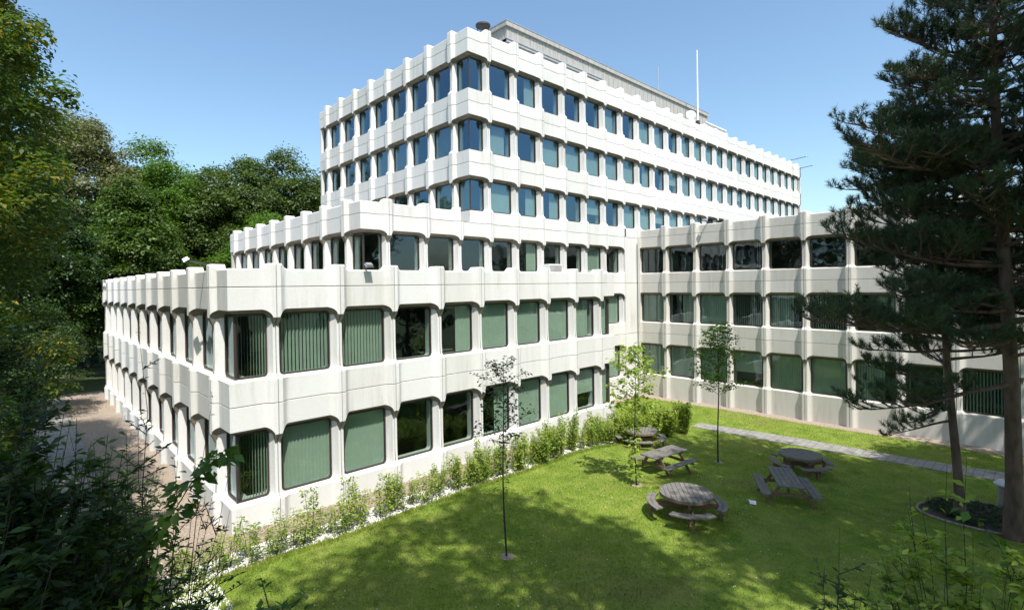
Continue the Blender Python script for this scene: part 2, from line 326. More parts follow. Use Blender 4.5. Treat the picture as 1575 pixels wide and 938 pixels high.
o = pebbles('bark_chips', (2.4, 23), (14.7, 15.8), 6000, 0.015, 0.04, MT['soil'], 'brown bark chips between the hedge and the wall'); o['category'] = 'bark chips'

def grass(name, regions, n, hmin, hmax, label):
    P = []
    for (x0, x1, y0, y1, share) in regions:
        k = int(n*share); P.append(np.stack([RNG.uniform(x0, x1, k), RNG.uniform(y0, y1, k)], -1))
    P = np.concatenate(P)
    # leave the paved path free
    xl = 26.2+(13.3-P[:, 1])*0.067; on = (P[:, 0] > xl-0.02) & (P[:, 0] < xl+1.25) & (P[:, 1] < 13.5)
    P = P[~on]; n = len(P)
    a = RNG.uniform(0, 2*PI, n); h = RNG.uniform(hmin, hmax, n); wd = RNG.uniform(0.006, 0.014, n); ln = RNG.uniform(0.0, 0.03, (n, 2))*RNG.choice([-1, 1], (n, 2))
    z = gz(P[:, 0], P[:, 1])+0.018
    A = np.stack([P[:, 0]-np.cos(a)*wd, P[:, 1]-np.sin(a)*wd, z], -1); B = np.stack([P[:, 0]+np.cos(a)*wd, P[:, 1]+np.sin(a)*wd, z], -1)
    T = np.stack([P[:, 0]+ln[:, 0], P[:, 1]+ln[:, 1], z+h], -1)
    V = np.stack([A, B, T], 1).reshape(-1, 3); F = np.arange(3*n).reshape(-1, 3)
    return tag(link(name, mesh_np(name, V, F, MT['blade'])), label, 'grass', kind='stuff')
grass('grass', [(1, 31.1, 0, 13.7, 0.72), (3, 16, 6, 13.7, 0.18), (23.3, 31.1, 13.7, 19.4, 0.10)], 300000, 0.02, 0.05, 'short mown grass of the courtyard lawn')
grass('grass_tufts', [(2, 25, 13.45, 13.8, 1.0)], 9000, 0.05, 0.14, 'longer grass tufts along the edge of the gravel strip')

# daisies in the lawn
k = 900; px = RNG.uniform(4, 25, k); py = RNG.uniform(2, 12, k)
keep = np.sin(px*1.1)*np.cos(py*1.3+px*.4) > 0.1; px = px[keep]; py = py[keep]; k = len(px); zz = gz(px, py)+0.06; r = 0.014
an = np.arange(5)*2*PI/5
V = np.stack([px[:, None]+r*np.cos(an), py[:, None]+r*np.sin(an), np.repeat(zz[:, None], 5, 1)], -1).reshape(-1, 3)
tag(link('daisies', mesh_np('daisies', V, np.arange(5*k).reshape(-1, 5), MT['whitepaint'])), 'tiny white daisies scattered in the lawn', 'daisies', kind='stuff')

# ------------------------------------------------------------------ the office building
H0 = -3.95; H1, H2, H3, H4, H5, H6 = -1.665, 0.04, 1.584, 3.108, 4.631, 6.178
CC = 0.647           # corner to first pier
G_ = 0.006; GJ = 0.005
COLS = [G_, 0.022, 0.045, 0.065, 0.083, 0.088, 0.096, 0.11, 0.13, 0.155, 0.19]
def relief(s, t, W, tb, tt, tl, th):
    x = np.minimum(s, W-s)
    k = np.clip((x-0.066)/0.10, 0, 1); A = (1-k)**1.6*(1+0.6*k)
    B = np.clip((0.10-x)/0.05, 0, 1)
    Gt = np.clip((t-(tt-0.135))/0.012, 0, 1); Gb = np.clip(((tb+0.09)-t)/0.08, 0, 1); G = np.maximum(Gt, Gb)
    return 0.085*A*G+0.018*B*(1-G)
SB = [0.03, 0.065, 0.2, 0.5, 0.8, 0.935, 0.97]; SH = [0.5, 0.88, 0.95]
def segb(a, b, fr): return [(a[0]+(b[0]-a[0])*f, a[1]+(b[1]-a[1])*f) for f in fr]
def rrect(x0, x1, z0, z1, rt, rb, na=17, half=False):
    """outline points ordered: right-bottom corner arc, right side, right-top arc, top, ... ; half: only the right side from bottom centre to top centre"""
    pts = []
    xm = (x0+x1)/2
    def arc(cx, cz, r, a0, a1): return [(cx+r*math.cos(a0+(a1-a0)*i/(na-1)), cz+r*math.sin(a0+(a1-a0)*i/(na-1))) for i in range(na)]
    seg = lambda a, b, n: [(a[0]+(b[0]-a[0])*i/n, a[1]+(b[1]-a[1])*i/n) for i in range(1, n)]
    BR = arc(x1-rb, z0+rb, rb, -PI/2, 0); TR = arc(x1-rt, z1-rt, rt, 0, PI/2)
    TL = arc(x0+rt, z1-rt, rt, PI/2, PI); BL = arc(x0+rb, z0+rb, rb, PI, 1.5*PI)
    right = BR+seg(BR[-1], TR[0], 4)+TR
    if half: return [(xm, z0)]+segb((xm, z0), BR[0], SH)+right+seg(TR[-1], (xm, z1), 3)+[(xm, z1)]
    return right+seg(TR[-1], TL[0], 6)+TL+seg(TL[-1], BL[0], 4)+BL+segb(BL[-1], BR[0], SB)
def zrect(W, tb, tt, rt, rb, half=False):
    zt, zb = tt+0.05, tb-0.03; cs = COLS; side = lambda z, r, d: None
    # corner lists of 17 points: six on the side, eleven along the edge (last at s=0.19)
    def tr(): return [(W-G_, tt-rt), (W-G_, tt-rt*0.9), (W-G_, tt-rt*0.8), (W-G_, tt-rt*0.4), (W-G_, tt), (W-G_, tt+0.025)]+[(W-c, zt) for c in cs]
    def br(): return [(W-c, zb) for c in reversed(cs)]+[(W-G_, tb-0.012), (W-G_, tb+0.002), (W-G_, tb+0.02), (W-G_, tb+0.04), (W-G_, tb+rb*0.8), (W-G_, tb+rb)]
    def tl(): return [(W-x, z) for x, z in reversed(tr())]
    def bl(): return [(W-x, z) for x, z in reversed(br())]
    seg = lambda a, b, n: [(a[0]+(b[0]-a[0])*i/n, a[1]+(b[1]-a[1])*i/n) for i in range(1, n)]
    BR, TR, TL, BL = br(), tr(), tl(), bl(); right = BR+seg(BR[-1], TR[0], 4)+TR
    xm = W/2
    if half: return [(xm, zb)]+segb((xm, zb), BR[0], SH)+right+seg(TR[-1], (xm, zt), 3)+[(xm, zt)]
    return right+seg(TR[-1], TL[0], 6)+TL+seg(TL[-1], BL[0], 4)+BL+segb(BL[-1], BR[0], SB)
AG = 0.105; DG = -0.13; RT, RB = 0.15, 0.075
def glass_outline(W, tb, tt, half=False, inset=0.0):
    return rrect(AG+inset, W-AG-inset, tb+0.035+inset, tt-0.07-inset, 0.075, 0.06, half=half)
_cells = {}
def cell(W, tl, th, tb, tt, half=False, parapet=False):
    key = (round(W, 4), round(th-tl, 4), round(tb-tl, 4), round(tt-tl, 4), half, parapet)
    if key in _cells: return _cells[key]
    V = []; F = []
    tl0, th0, tb0, tt0 = 0.0, th-tl, tb-tl, tt-tl
    rel = lambda s, t: float(relief(s, t, W, tb0, tt0, tl0, th0))
    O = rrect(0.045, W-0.045, tb0, tt0, RT, RB, half=half); Zr = zrect(W, tb0, tt0, RT, RB, half); Gl = glass_outline(W, tb0, tt0, half)
    n = len(O); rings = []
    nr = 6
    for k in range(nr+1):
        f = k/nr
        rings.append([(z[0]*f+o[0]*(1-f), z[1]*f+o[1]*(1-f)) for o, z in zip(O, Zr)])
    prof = [(0.0, -0.30, 1), (0.0, -0.16, 1), (0.0, DG, 1), (0.35, DG*0.72, 0), (0.7, DG*0.34, 0)]
    lay = []
    for f, d, _ in prof: lay.append([(o[0]*f+g[0]*(1-f), o[1]*f+g[1]*(1-f), d) for o, g in zip(O, Gl)])
    for rg in rings: lay.append([(x, z, rel(x, z)) for x, z in rg])
    base = 0
    for L in lay: V += L
    for k in range(len(lay)-1):
        for i in range(n if not half else n-1):
            j = (i+1) % n; F.append((k*n+i, (k+1)*n+i, (k+1)*n+j, k*n+j))
    # strips above and below
    if half: top_s = [W/2, W/2+(W/2-0.19)/3, W/2+2*(W/2-0.19)/3]+[W-c for c in reversed(COLS)]
    else: top_s = COLS+[0.19+(W-0.38)*i/6 for i in range(1, 6)]+[W-c for c in reversed(COLS)]
    def strip(rows, ret_row):
        b = len(V); m = len(top_s)
        for (t, dn) in rows:
            for s in top_s: V.append((s, t, rel(s, t)+dn))
        for r_ in range(len(rows)-1):
            for i in range(m-1): F.append((b+r_*m+i, b+r_*m+i+1, b+(r_+1)*m+i+1, b+(r_+1)*m+i))
    z1 = tt0+0.05; z2 = th0-GJ
    strip([(z1, 0), (z1+(z2-z1)*0.5, 0), (z2-0.004, 0), (z2, -0.004), (z2, -0.06)], None)
    z0 = tb0-0.03; z3 = GJ
    strip([(z3, -0.06), (z3, -0.004), (z3+0.004, 0), (z3+(z0-z3)*0.5, 0), (z0, 0)], None)
    # side returns
    ts = [0.0+GJ, tb0-0.03, tb0, tb0+0.04, tb0+0.09, (tb0+tt0)/2, tt0-0.14, tt0-0.12, tt0, tt0+0.05, th0-GJ]
    for side in ((0, 1) if not half else (1,)):
        b = len(V); s = G_ if side == 0 else W-G_
        for t in ts: V.append((s, t, rel(s, t))); V.append((s, t, -0.06))
        for i in range(len(ts)-1):
            q = (b+2*i, b+2*i+2, b+2*i+3, b+2*i+1); F.append(q if side == 0 else tuple(reversed(q)))
    # sharper pendants under the pier heads
    for side in ((0, 1) if not half else (1,)):
        b = len(V); sg = 1 if side == 0 else -1; s0 = 0 if side == 0 else W
        V += [(s0+sg*0.012, tt0-0.118, 0.088), (s0+sg*0.062, tt0-0.118, 0.088), (s0+sg*0.03, tt0-0.27, 0.02), (s0+sg*0.012, tt0-0.24, 0.018), (s0+sg*0.066, tt0-0.135, 0.0)]
        fs = [(0, 2, 1), (0, 3, 2), (1, 2, 4)]
        F.extend([tuple(b+i for i in (f if side else reversed(f))) for f in fs])
    if parapet:
        tops = {}
        b = len(V); m = len(top_s)
        def ptop(s):
            x = min(s, W-s); return 0.345 if x < 0.10 else (0.265+0.08*(1-math.sin(min(1, (x-0.10)/0.10)*PI/2)))
        def pn(s): return rel(s, th0)
        R_ = []
        for s in top_s:
            T = th0+ptop(s); nn = pn(s)
            R_.append([(s, th0+GJ, nn-0.06), (s, th0+GJ, nn-0.004), (s, th0+GJ+0.004, nn), (s, th0+0.12, nn), (s, T-0.02, nn), (s, T, nn-0.02), (s, T, -0.13), (s, th0+0.0, -0.13)])
        q = len(R_[0])
        for c in R_: V += c
        for i in range(m-1):
            for k in range(q-1): F.append((b+i*q+k, b+(i+1)*q+k, b+(i+1)*q+k+1, b+i*q+k+1))
        for side in ((0, 1) if not half else (1,)):
            ii = 0 if side == 0 else m-1; f = tuple(b+ii*q+k for k in range(q)); F.append(f if side == 0 else tuple(reversed(f)))
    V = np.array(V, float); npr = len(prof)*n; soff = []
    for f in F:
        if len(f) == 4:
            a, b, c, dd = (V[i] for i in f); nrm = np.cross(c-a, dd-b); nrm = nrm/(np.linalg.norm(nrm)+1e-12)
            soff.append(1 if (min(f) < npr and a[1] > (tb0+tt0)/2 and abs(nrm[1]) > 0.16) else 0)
    if half:
        V[:, 0] -= W/2; c = W/2; V[:, 0] += -V[:, 2]*(1-np.clip(V[:, 0]/c, 0, 1))
    F4 = np.array([f for f in F if len(f) == 4]); F3 = [f for f in F if len(f) == 3]; FN = [f for f in F if len(f) > 4]
    _cells[key] = (V, F4, F3, FN, np.array(soff)); return _cells[key]

class Facade:
    def __init__(s): s.V = []; s.F4 = []; s.F3 = []; s.FN = []; s.n = 0; s.M4 = []; s.T4 = []; s.rt = random.Random(77)
    def add(s, cellmesh, o, du, nr, z0, flip=False, Wc=None):
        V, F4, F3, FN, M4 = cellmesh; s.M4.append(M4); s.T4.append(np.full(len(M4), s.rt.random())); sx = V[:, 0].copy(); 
        if flip: sx = Wc-sx
        P = np.empty((len(V), 3)); P[:, 0] = o[0]+du[0]*sx+nr[0]*V[:, 2]; P[:, 1] = o[1]+du[1]*sx+nr[1]*V[:, 2]; P[:, 2] = z0+V[:, 1]
        s.V.append(P)
        r = (lambda f: tuple(reversed(f))) if flip else (lambda f: f)
        s.F4.append((F4[:, ::-1] if flip else F4)+s.n)
        s.F3 += [tuple(s.n+i for i in r(f)) for f in F3]; s.FN += [tuple(s.n+i for i in r(f)) for f in FN]; s.n += len(V)
    def box(s, x0, y0, z0, x1, y1, z1):
        P = np.array([(x0,y0,z0),(x1,y0,z0),(x1,y1,z0),(x0,y1,z0),(x0,y0,z1),(x1,y0,z1),(x1,y1,z1),(x0,y1,z1)], float)
        s.V.append(P); s.F4.append(np.array([(0,3,2,1),(4,5,6,7),(0,1,5,4),(1,2,6,5),(2,3,7,6),(3,0,4,7)])+s.n); s.n += 8; s.M4.append(np.zeros(6, int)); s.T4.append(np.full(6, 0.6))
    def build(s, name, mat, parent):
        V = np.concatenate(s.V); V = V*S; V[:, 2] += ZC
        fn = {}
        for f in s.FN: fn.setdefault(len(f), []).append(f)
        Fs = [np.concatenate(s.F4)]+([np.array(s.F3)] if s.F3 else [])+[np.array(v) for v in fn.values()]
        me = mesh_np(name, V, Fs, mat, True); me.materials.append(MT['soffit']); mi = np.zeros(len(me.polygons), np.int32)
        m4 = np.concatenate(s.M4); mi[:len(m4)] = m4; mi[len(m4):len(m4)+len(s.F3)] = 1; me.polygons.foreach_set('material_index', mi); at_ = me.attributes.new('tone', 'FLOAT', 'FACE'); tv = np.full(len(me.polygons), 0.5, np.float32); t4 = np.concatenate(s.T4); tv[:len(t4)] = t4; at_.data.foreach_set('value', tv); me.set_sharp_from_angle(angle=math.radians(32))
        return link(name, me, parent)

bld = empty('office_building', (0, 0, 0), 'white concrete office building in stepped blocks with rows of dark framed windows', 'building')
WIN = []    # (x, y, z0, du, nr, W, tb, tt, half, flip, blind, glass)
def run(fac, o, du, nr, widths, tl, th, blinds, gl, c0=True, c1=True, parapet=False, sill=0.31, lint=0.33):
    """a storey of facade seen left to right from outside"""
    tb, tt = tl+sill, th-lint; x = 0.0; bi = 0
    def pos(s): return (o[0]+du[0]*s, o[1]+du[1]*s)
    if c0:
        fac.add(cell(2*CC, tl, th, tb, tt, True, parapet), pos(0), du, nr, tl); WIN.append((pos(0), tl, du, nr, 2*CC, sill, tt-tl, True, False, blinds(bi), gl)); x = CC; bi += 1
    for W in widths:
        fac.add(cell(W, tl, th, tb, tt, False, parapet), pos(x), du, nr, tl); WIN.append((pos(x), tl, du, nr, W, sill, tt-tl, False, False, blinds(bi), gl)); x += W; bi += 1
    if c1:
        fac.add(cell(2*CC, tl, th, tb, tt, True, parapet), pos(x), du, nr, tl, True, CC); WIN.append((pos(x), tl, du, nr, 2*CC, sill, tt-tl, True, True, blinds(bi), gl)); x += CC
    return x
FR = (1, 0); NF = (0, -1)      # front facades
LF = (0, -1); NL = (-1, 0)     # facades turned to the left
def pat(s): return lambda i: (lambda c: rv.choice([2, 2, 2, 4, 5, 6, 1]) if c == 9 else c)(int(s[min(i, len(s)-1)]))
rb = random.Random(4); rv = random.Random(12)
def rnd(p): return lambda i: (2 if rb.random() < p else (0 if rb.random() < 0.6 else 3))
X0, Y0 = 2.206, 7.935; XM, YM = 5.385, 10.004; XT = 8.385; XR, YR = 15.968, 10.043
# low wing (ground and first storey); blind codes: 0 none, 1 open slats, 2 closed, 3 drawn to one side
fa = Facade()
GS, GL_ = H0, H1    # ground storey runs from below ground to H1, with its own sill
run(fa, (X0, Y0), FR, NF, [1.0]*8, GS, H1, pat('1220042265'), 'l', sill=0.86, lint=0.345)
run(fa, (X0, Y0), FR, NF, [1.0]*8, H1, H2, pat('1110422252'), 'l', parapet=True, sill=0.345)
LW = [1.235]*10; Llen = 2*CC+sum(LW)
run(fa, (X0, Y0+Llen), LF, NL, LW, GS, H1, rnd(0.5), 'l', sill=0.86, lint=0.345)
run(fa, (X0, Y0+Llen), LF, NL, LW, H1, H2, rnd(0.5), 'l', parapet=True, sill=0.345)
XE = X0+2*CC+8
run(fa, (XE, Y0), (0, 1), (1, 0), [1.30], GS, H1, pat('22'), 'l', c1=False, sill=0.86, lint=0.345)
run(fa, (XE, Y0), (0, 1), (1, 0), [1.30], H1, H2, pat('22'), 'l', c1=False, parapet=True, sill=0.345)
fa.build('facade_wall', MT['white'], bld)['label'] = 'white two storey facade of the low wing'
# middle block
fb = Facade()
run(fb, (XM, YM), FR, NF, [1.0]*9, H2, H3, pat('0000040010'), 'l', c1=False)
ML = [1.09]*7; Mlen = 2*CC+sum(ML)
run(fb, (XM, YM+Mlen), LF, NL, ML, H2, H3, pat('003003030'), 'l', parapet=True)
par = Facade()
# parapet of the middle block in front of the tower corner
def parapet_run(fac, o, du, nr, widths, th, c0=True):
    x = 0
    for i, W in enumerate(([2*CC] if c0 else [])+widths):
        half = c0 and i == 0; V, F4, F3, FN, M4 = cell(W, 0, 1.5, 0.31, 1.17, half, True)
        # keep only the part above the joint
        keep = V[:, 1] >= 1.5-1e-6; idx = -np.ones(len(V), int); idx[keep] = np.arange(keep.sum())
        V2 = V[keep]; V2 = V2.copy(); V2[:, 1] -= 1.5
        f4 = F4[keep[F4].all(1)]; f4 = idx[f4]; fn = [tuple(idx[list(f)]) for f in FN if keep[list(f)].all()]
        fac.add((V2, f4, [], fn, np.zeros(len(f4), int)), (o[0]+du[0]*x, o[1]+du[1]*x), du, nr, th); x += CC if half else W
parapet_run(fb, (XM, YM), FR, NF, [1.0]*2, H3)
# ground and first storeys behind the end of the low wing
xs5 = XM+CC+5
run(fb, (xs5, YM), FR, NF, [1.0]*4, GS, H1, pat('2222'), 'l', c0=False, c1=False, sill=0.86, lint=0.345)
run(fb, (xs5, YM), FR, NF, [1.0]*4, H1, H2, pat('2222'), 'l', c0=False, c1=False, sill=0.345)
xe = XM+CC+9
gj = 0.006
for a, b in ((H0, H1), (H1, H2), (H2, H3), (H3, H3+0.27)):
    fb.box(xe+gj, YM-0.085, a+gj, xe+0.10, YM+0.06, b-gj); fb.box(xe+0.10, YM-0.012, a+gj, XR-0.10, YM+0.06, b-gj)
    fb.box(XR-0.10, YM-0.05, a+gj, XR+0.02, YM+0.06, b-gj)
fb.build('facade_wall', MT['white'], bld)['label'] = 'white one storey facade of the set back middle block'
# tower
ft = Facade(); TL_ = [1.032]*7; Tlen = 2*CC+sum(TL_)
rt_ = random.Random(9)
TP = {3: '20020022333322202333332222', 4: '00222220022222222222222222', 5: '00000000022022220222222222'}
for i, (a, b) in enumerate(((H3, H4), (H4, H5), (H5, H6))):
    run(ft, (XT, YM), FR, NF, [1.0]*23, a, b, pat(['0294060299299000992992992'[:25],'0502229240992922992992999','0040005029059922902992992'][i]), 'h', parapet=(i == 2))
    run(ft, (XT, YM+Tlen), LF, NL, TL_, a, b, pat(['000000022', '000022020', '020300000'][i]), 'h', parapet=(i == 2))
XTE = XT+2*CC+23
ft.box(XTE-0.1, YM, H3-2.2, XTE, YM+Tlen, H6+0.27); ft.box(XT+0.01, YM+Tlen-0.1, H3-2.2, XTE, YM+Tlen-0.01, H6+0.27)
ft.build('facade_wall', MT['white'], bld)['label'] = 'white three storey facade of the tower'
# right wing
fw = Facade(); WB = 1.046; WW = [WB]*8
run(fw, (XR, YR), LF, NL, WW, H2, H3, pat('003300000'), 'l', c0=False, parapet=True)
run(fw, (XR, YR), LF, NL, WW+[WB]*3, H1, H2, pat('24215140011'), 'l', c0=False, c1=False, sill=0.345)
run(fw, (XR, YR), LF, NL, WW+[WB]*3, GS, H1, pat('22262253111'), 'l', c0=False, c1=False, sill=0.86, lint=0.345)
YWE = YR-8*WB-CC; YWF = YR-11*WB
run(fw, (XR, YWE), FR, NF, [WB]*4, H2, H3, pat('00000'), 'l', parapet=True, c1=False)
XWE = XR+CC+4*WB
parapet_run(fw, (XR, YWE), LF, NL, [WB]*2+[0.4], H2, False)
fw.box(XR, YWF+0.0, H0, XWE, YWF+0.12, H2+0.27); fw.box(XWE-0.12, YWF, H0, XWE, YM, H2+0.27); fw.box(XWE-0.11, YWE, H2, XWE-0.01, YM, H3+0.27)
fw.build('facade_wall', MT['grey'], bld)['label'] = 'grey white three storey facade of the rear wing by the lawn'

# structure behind the facades: slabs, cores, roofs
def boxes(name, mat, lst):
    m = MB()
    for b in lst: m.box(b[0]*S, b[1]*S, b[2]*S+ZC, b[3]*S, b[4]*S, b[5]*S+ZC)
    return m.obj(name, mat, bld)
d = 0.15; sl = 0.16
slabs = []; cores = []; roofs = []
def block(x0, y0, x1, y1, levels, roof, cin=2.0):
    for h in levels: slabs.append((x0+d, y0+d, h-sl, x1-0.02, y1-d, h+0.05))
    cores.append((x0+cin, y0+cin, levels[0], x1-0.3, y1-0.5, roof-0.1))
    roofs.append((x0+d-0.02, y0+d-0.02, roof-0.10, x1-0.05, y1-0.05, roof+0.06))
yL = Y0+Llen
block(X0, Y0, XE-0.15, yL, [-3.4, H1], H2)
block(XM, YM, XR, YM+Mlen, [H2+0.08], H3)
block(XE-0.2, YM, XR+1, YM+Mlen, [-3.75, H1], H2, 1.6)
block(XT, YM, XTE-0.12, YM+Tlen-0.12, [H3+0.08, H4, H5], H6)
block(XR, YWE, XWE-0.13, YM+0.5, [-3.75, H1, H2], H3)
block(XR, YWF+0.13, XWE-0.13, YWE, [-3.75, H1], H2, 1.6)
cores.append((XT+0.3, YM+0.8, -3.8, XTE-1, YM+Tlen-0.3, H3))
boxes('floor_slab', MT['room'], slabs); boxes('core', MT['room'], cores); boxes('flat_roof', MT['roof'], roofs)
# solid backs of the far ends
boxes('rear_wall', MT['grey'], [(X0+0.02, yL-0.14, H0, XM, yL-0.02, H2+0.27), (XM+0.02, YM+Mlen-0.13, H2, XT, YM+Mlen-0.01, H3+0.27), (XM, YM+Mlen, H0, XM+6, yL-0.02, H2+0.1)])

# windows
win_cache = {}
def ngon_fan(pts, y, flipn=False):
    c = np.mean(np.array(pts), 0); vs = [(c[0], y, c[1])]+[(p[0], y, p[1]) for p in pts]
    return vs
def win_meshes(W, tb, tt, half, flip, code, gl):
    key = (round(W, 4), round(tb, 4), round(tt, 4), half, flip, code, gl)
    if key in win_cache: return win_cache[key]
    outl = glass_outline(W, tb, tt, half); inn = glass_outline(W, tb, tt, half, 0.018)
    y_g, y_f = -DG, -DG-0.025
    def tr(x, y, z):
        if half: xx = x-W/2; xx += y*(1-max(0, min(1, xx/(W/2)))); x = (W/2-xx) if flip else xx
        return (x*S, y*S, z*S)
    n = len(outl)
    m = MB(); cz = (tb+tt)/2
    if half:
        vs = [tr(W/2, y_g, p[1]) if i in (0, n-1) else tr(p[0], y_g, p[1]) for i, p in enumerate(outl)]; fs = [tuple(range(n))]
    else: vs = [tr(p[0], y_g, p[1]) for p in outl]; fs = [tuple(range(n))]
    if half and flip: fs = [tuple(reversed(fs[0]))]
    m.add(vs, fs); pane = m.mesh('window', MT['glass_low' if gl == 'l' else 'glass_high'])
    m = MB(); 
    A = [tr(p[0], y_g+0.015, p[1]) for p in outl]; B = [tr(p[0], y_f, p[1]) for p in outl]; D = [tr(p[0], y_f, p[1]) for p in inn]; E_ = [tr(p[0], y_g+0.015, p[1]) for p in inn]
    fs = []; rn = n if not half else n-1
    for k in range(3):
        for i in range(rn): j = (i+1) % n; fs.append((k*n+i, k*n+j, (k+1)*n+j, (k+1)*n+i))
    m.add(A+B+D+E_, fs)
    if half:
        z0, z1 = outl[0][1], outl[-1][1]; a = [tr(W/2+dx, yy, z) for z in (z0, z1) for dx, yy in ((0, y_f-0.003), (0.03, y_f-0.003), (0.03, y_g+0.03), (0, y_g+0.03))]
        m.add(a, [(0, 1, 5, 4), (1, 2, 6, 5), (2, 3, 7, 6), (3, 0, 4, 7)])
    frame = m.mesh('window_frame', MT['frame'])
    bl = None
    if code:
        m = MB(); lo, hi = (W/2+0.03 if half else AG-0.03), W-AG+0.03; pitch = 0.058; k = int((hi-lo)/pitch); rr = random.Random(int(W*1000)+code*7+int(tt*100))
        ang = {1: 0.9, 2: 0.35, 3: 1.0, 4: 0.4, 5: 0.5, 6: 0.3}[code]
        for i in range(k):
            s = lo+(i+0.5)*pitch
            if code == 3 and lo+(hi-lo)*0.16 < s < hi-(hi-lo)*0.22: continue
            if code == 4 and s < lo+(hi-lo)*0.55: continue
            if code == 5 and s > lo+(hi-lo)*0.72: continue
            a = ang+rr.uniform(-0.08, 0.08); hw = 0.034 if code != 1 else 0.022; y = 0.182
            dx, dy = hw*math.cos(a), -hw*math.sin(a)*(-1 if flip else 1); z0, z1 = (tb+0.01 if code != 6 else tb+(tt-tb)*0.38), tt-0.01
            m.add([tr(s-dx, y-dy, z0), tr(s, y+0.003, z0), tr(s+dx, y+dy, z0), tr(s-dx, y-dy, z1), tr(s, y+0.003, z1), tr(s+dx, y+dy, z1)], [(0, 1, 4, 3), (1, 2, 5, 4)])
        if code == 2:   # plain roller shade behind the slats closes the gaps
            m.add([tr(lo, 0.20, tb), tr(hi, 0.20, tb), tr(hi, 0.20, tt), tr(lo, 0.20, tt)], [(0, 1, 2, 3)])
        if m.v: bl = m.mesh('blind', MT['blind'])
    win_cache[key] = (pane, frame, bl); return win_cache[key]
camp = Vector((0, 0, 0)); ranked = []
for wdat in WIN:
    (px, py), z0, du, nr, W, tb, tt, half, flip, code, gl = wdat
    ww = W/2 if half else W; cx, cy, cz = px+du[0]*ww/2, py+du[1]*ww/2, z0+(tb+tt)/2
    dist = math.sqrt(cx*cx+cy*cy+cz*cz); dot = -(cx*nr[0]+cy*nr[1])/dist
    az = math.degrees(math.atan2(cy, cx)); ok = dot > 0.02 and 1.5 < az < 91
    if gl == 'l' and z0 < H2-0.1 and abs(cy-YM) < 0.01 and cx < XM+CC+8: ok = False
    ranked.append((ww*(tt-tb)*dot/dist**2 if ok else 0, wdat))
ranked.sort(key=lambda a: -a[0])
rest = [MB(), MB(), MB(), MB()]
for i, (sc_, wdat) in enumerate(ranked):
    (px, py), z0, du, nr, W, tb, tt, half, flip, code, gl = wdat
    pane, frame, bl = win_meshes(W, tb, tt, half, flip, code, gl); rot = math.atan2(du[1], du[0]); loc = (px*S, py*S, z0*S+ZC)
    if i < 100:
        wo = link('window', pane, bld, loc, rot); link('window_frame', frame, wo)
        if bl: link('blind', bl, wo)
    else:
        ca, sa = math.cos(rot), math.sin(rot)
        for me, mb in ((pane, rest[0] if gl == 'l' else rest[1]), (frame, rest[2]), (bl, rest[3])):
            if me is None: continue
            mb.add([(loc[0]+v.co.x*ca-v.co.y*sa, loc[1]+v.co.x*sa+v.co.y*ca, loc[2]+v.co.z) for v in me.vertices], [tuple(p.vertices) for p in me.polygons])
wr = rest[1].obj('window', MT['glass_high'], bld); tag(wr, 'smaller windows farther along the upper storeys', kind='stuff')
if rest[0].v: tag(rest[0].obj('window', MT['glass_low'], bld), 'smaller windows farther along the lower storeys', kind='stuff')
tag(rest[2].obj('window_frame', MT['frame'], wr), kind='stuff'); tag(rest[3].obj('blind', MT['blind'], wr), kind='stuff')

# roof house and roof equipment
U = lambda x, y, z: (x*S, y*S, z*S+ZC)
m = MB(); px0, px1, py0, py1, pz = 11.205, 24.5, 11.504, 16.5, 8.07
m.box(px0*S, py0*S, H6*S+ZC, px1*S, py1*S, (pz-0.14)*S+ZC)
roofhouse = m.obj('roof_house', MT['panel'], bld); roofhouse['label'] = 'grey ribbed plant room on the tower roof'
m = MB()
for i in range(44):
    x = (px0+0.15+i*0.302)*S; m.box(x-0.02, py0*S-0.03, H6*S+ZC, x+0.02, py0*S+0.01, (pz-0.145)*S+ZC)
for i in range(16):
    y = (py0+0.15+i*0.302)*S; m.box(px0*S-0.03, y-0.02, H6*S+ZC, px0*S+0.01, y+0.02, (pz-0.145)*S+ZC)
m.obj('cladding_rib', MT['panel'], roofhouse)
m = MB(); m.box(px0*S-0.12, py0*S-0.12, (pz-0.14)*S+ZC, px1*S+0.1, py1*S+0.1, pz*S+ZC); m.obj('roof_edge', MT['panel'], roofhouse)
m = MB(); m.box(px0*S-0.14, py0*S-0.14, (pz)*S+ZC, px1*S+0.12, py1*S+0.12, pz*S+ZC+0.05); m.obj('roof_capping', MT['metal'], roofhouse)
m = MB(); m.box(px0*S-0.40, py0*S-0.4, 7.34*S+ZC, 15.9*S, py0*S-0.04, 7.42*S+ZC); m.box(px0*S-0.40, py0*S-0.39, 7.345*S+ZC, px0*S-0.04, (py0+1.2)*S, 7.42*S+ZC)
m.box(px0*S-0.44, py0*S-0.44, 7.42*S+ZC, 15.93*S, py0*S-0.04, 7.46*S+ZC); m.obj('canopy', plain('painted_steel', (0.36, 0.37, 0.38), 0.6), roofhouse)
k = 11/13; x, y, z = 11.58*k, 11.0, 8.66*k
v = empty('roof_vent', U(x, y, H6+0.05), 'mushroom shaped vent pipe at the front corner of the tower roof', 'vent')
m = MB(); m.tube([(0,0,0), (0,0,1.75)], 0.16, 14); m.obj('pipe', MT['whitepaint'], v, True)
m = MB(); m.lathe([(0.36, 2.02), (0.42, 2.08), (0.42, 2.16), (0.25, 2.26), (0.02, 2.3)], 20); [m.bar((0.3*math.cos(a), 0.3*math.sin(a), 1.6), (0.36*math.cos(a), 0.36*math.sin(a), 2.05), 0.03, 0.03) for a in (0.4, 2.0, 3.6, 5.2)]; m.obj('cap', MT['dark'], v, True)
k = 10.8/13; ms = empty('mast', U(26.59*k, 10.8, H6+0.05), 'tall slim white mast on the tower roof', 'mast')
zt = (12.15*k-H6)*S
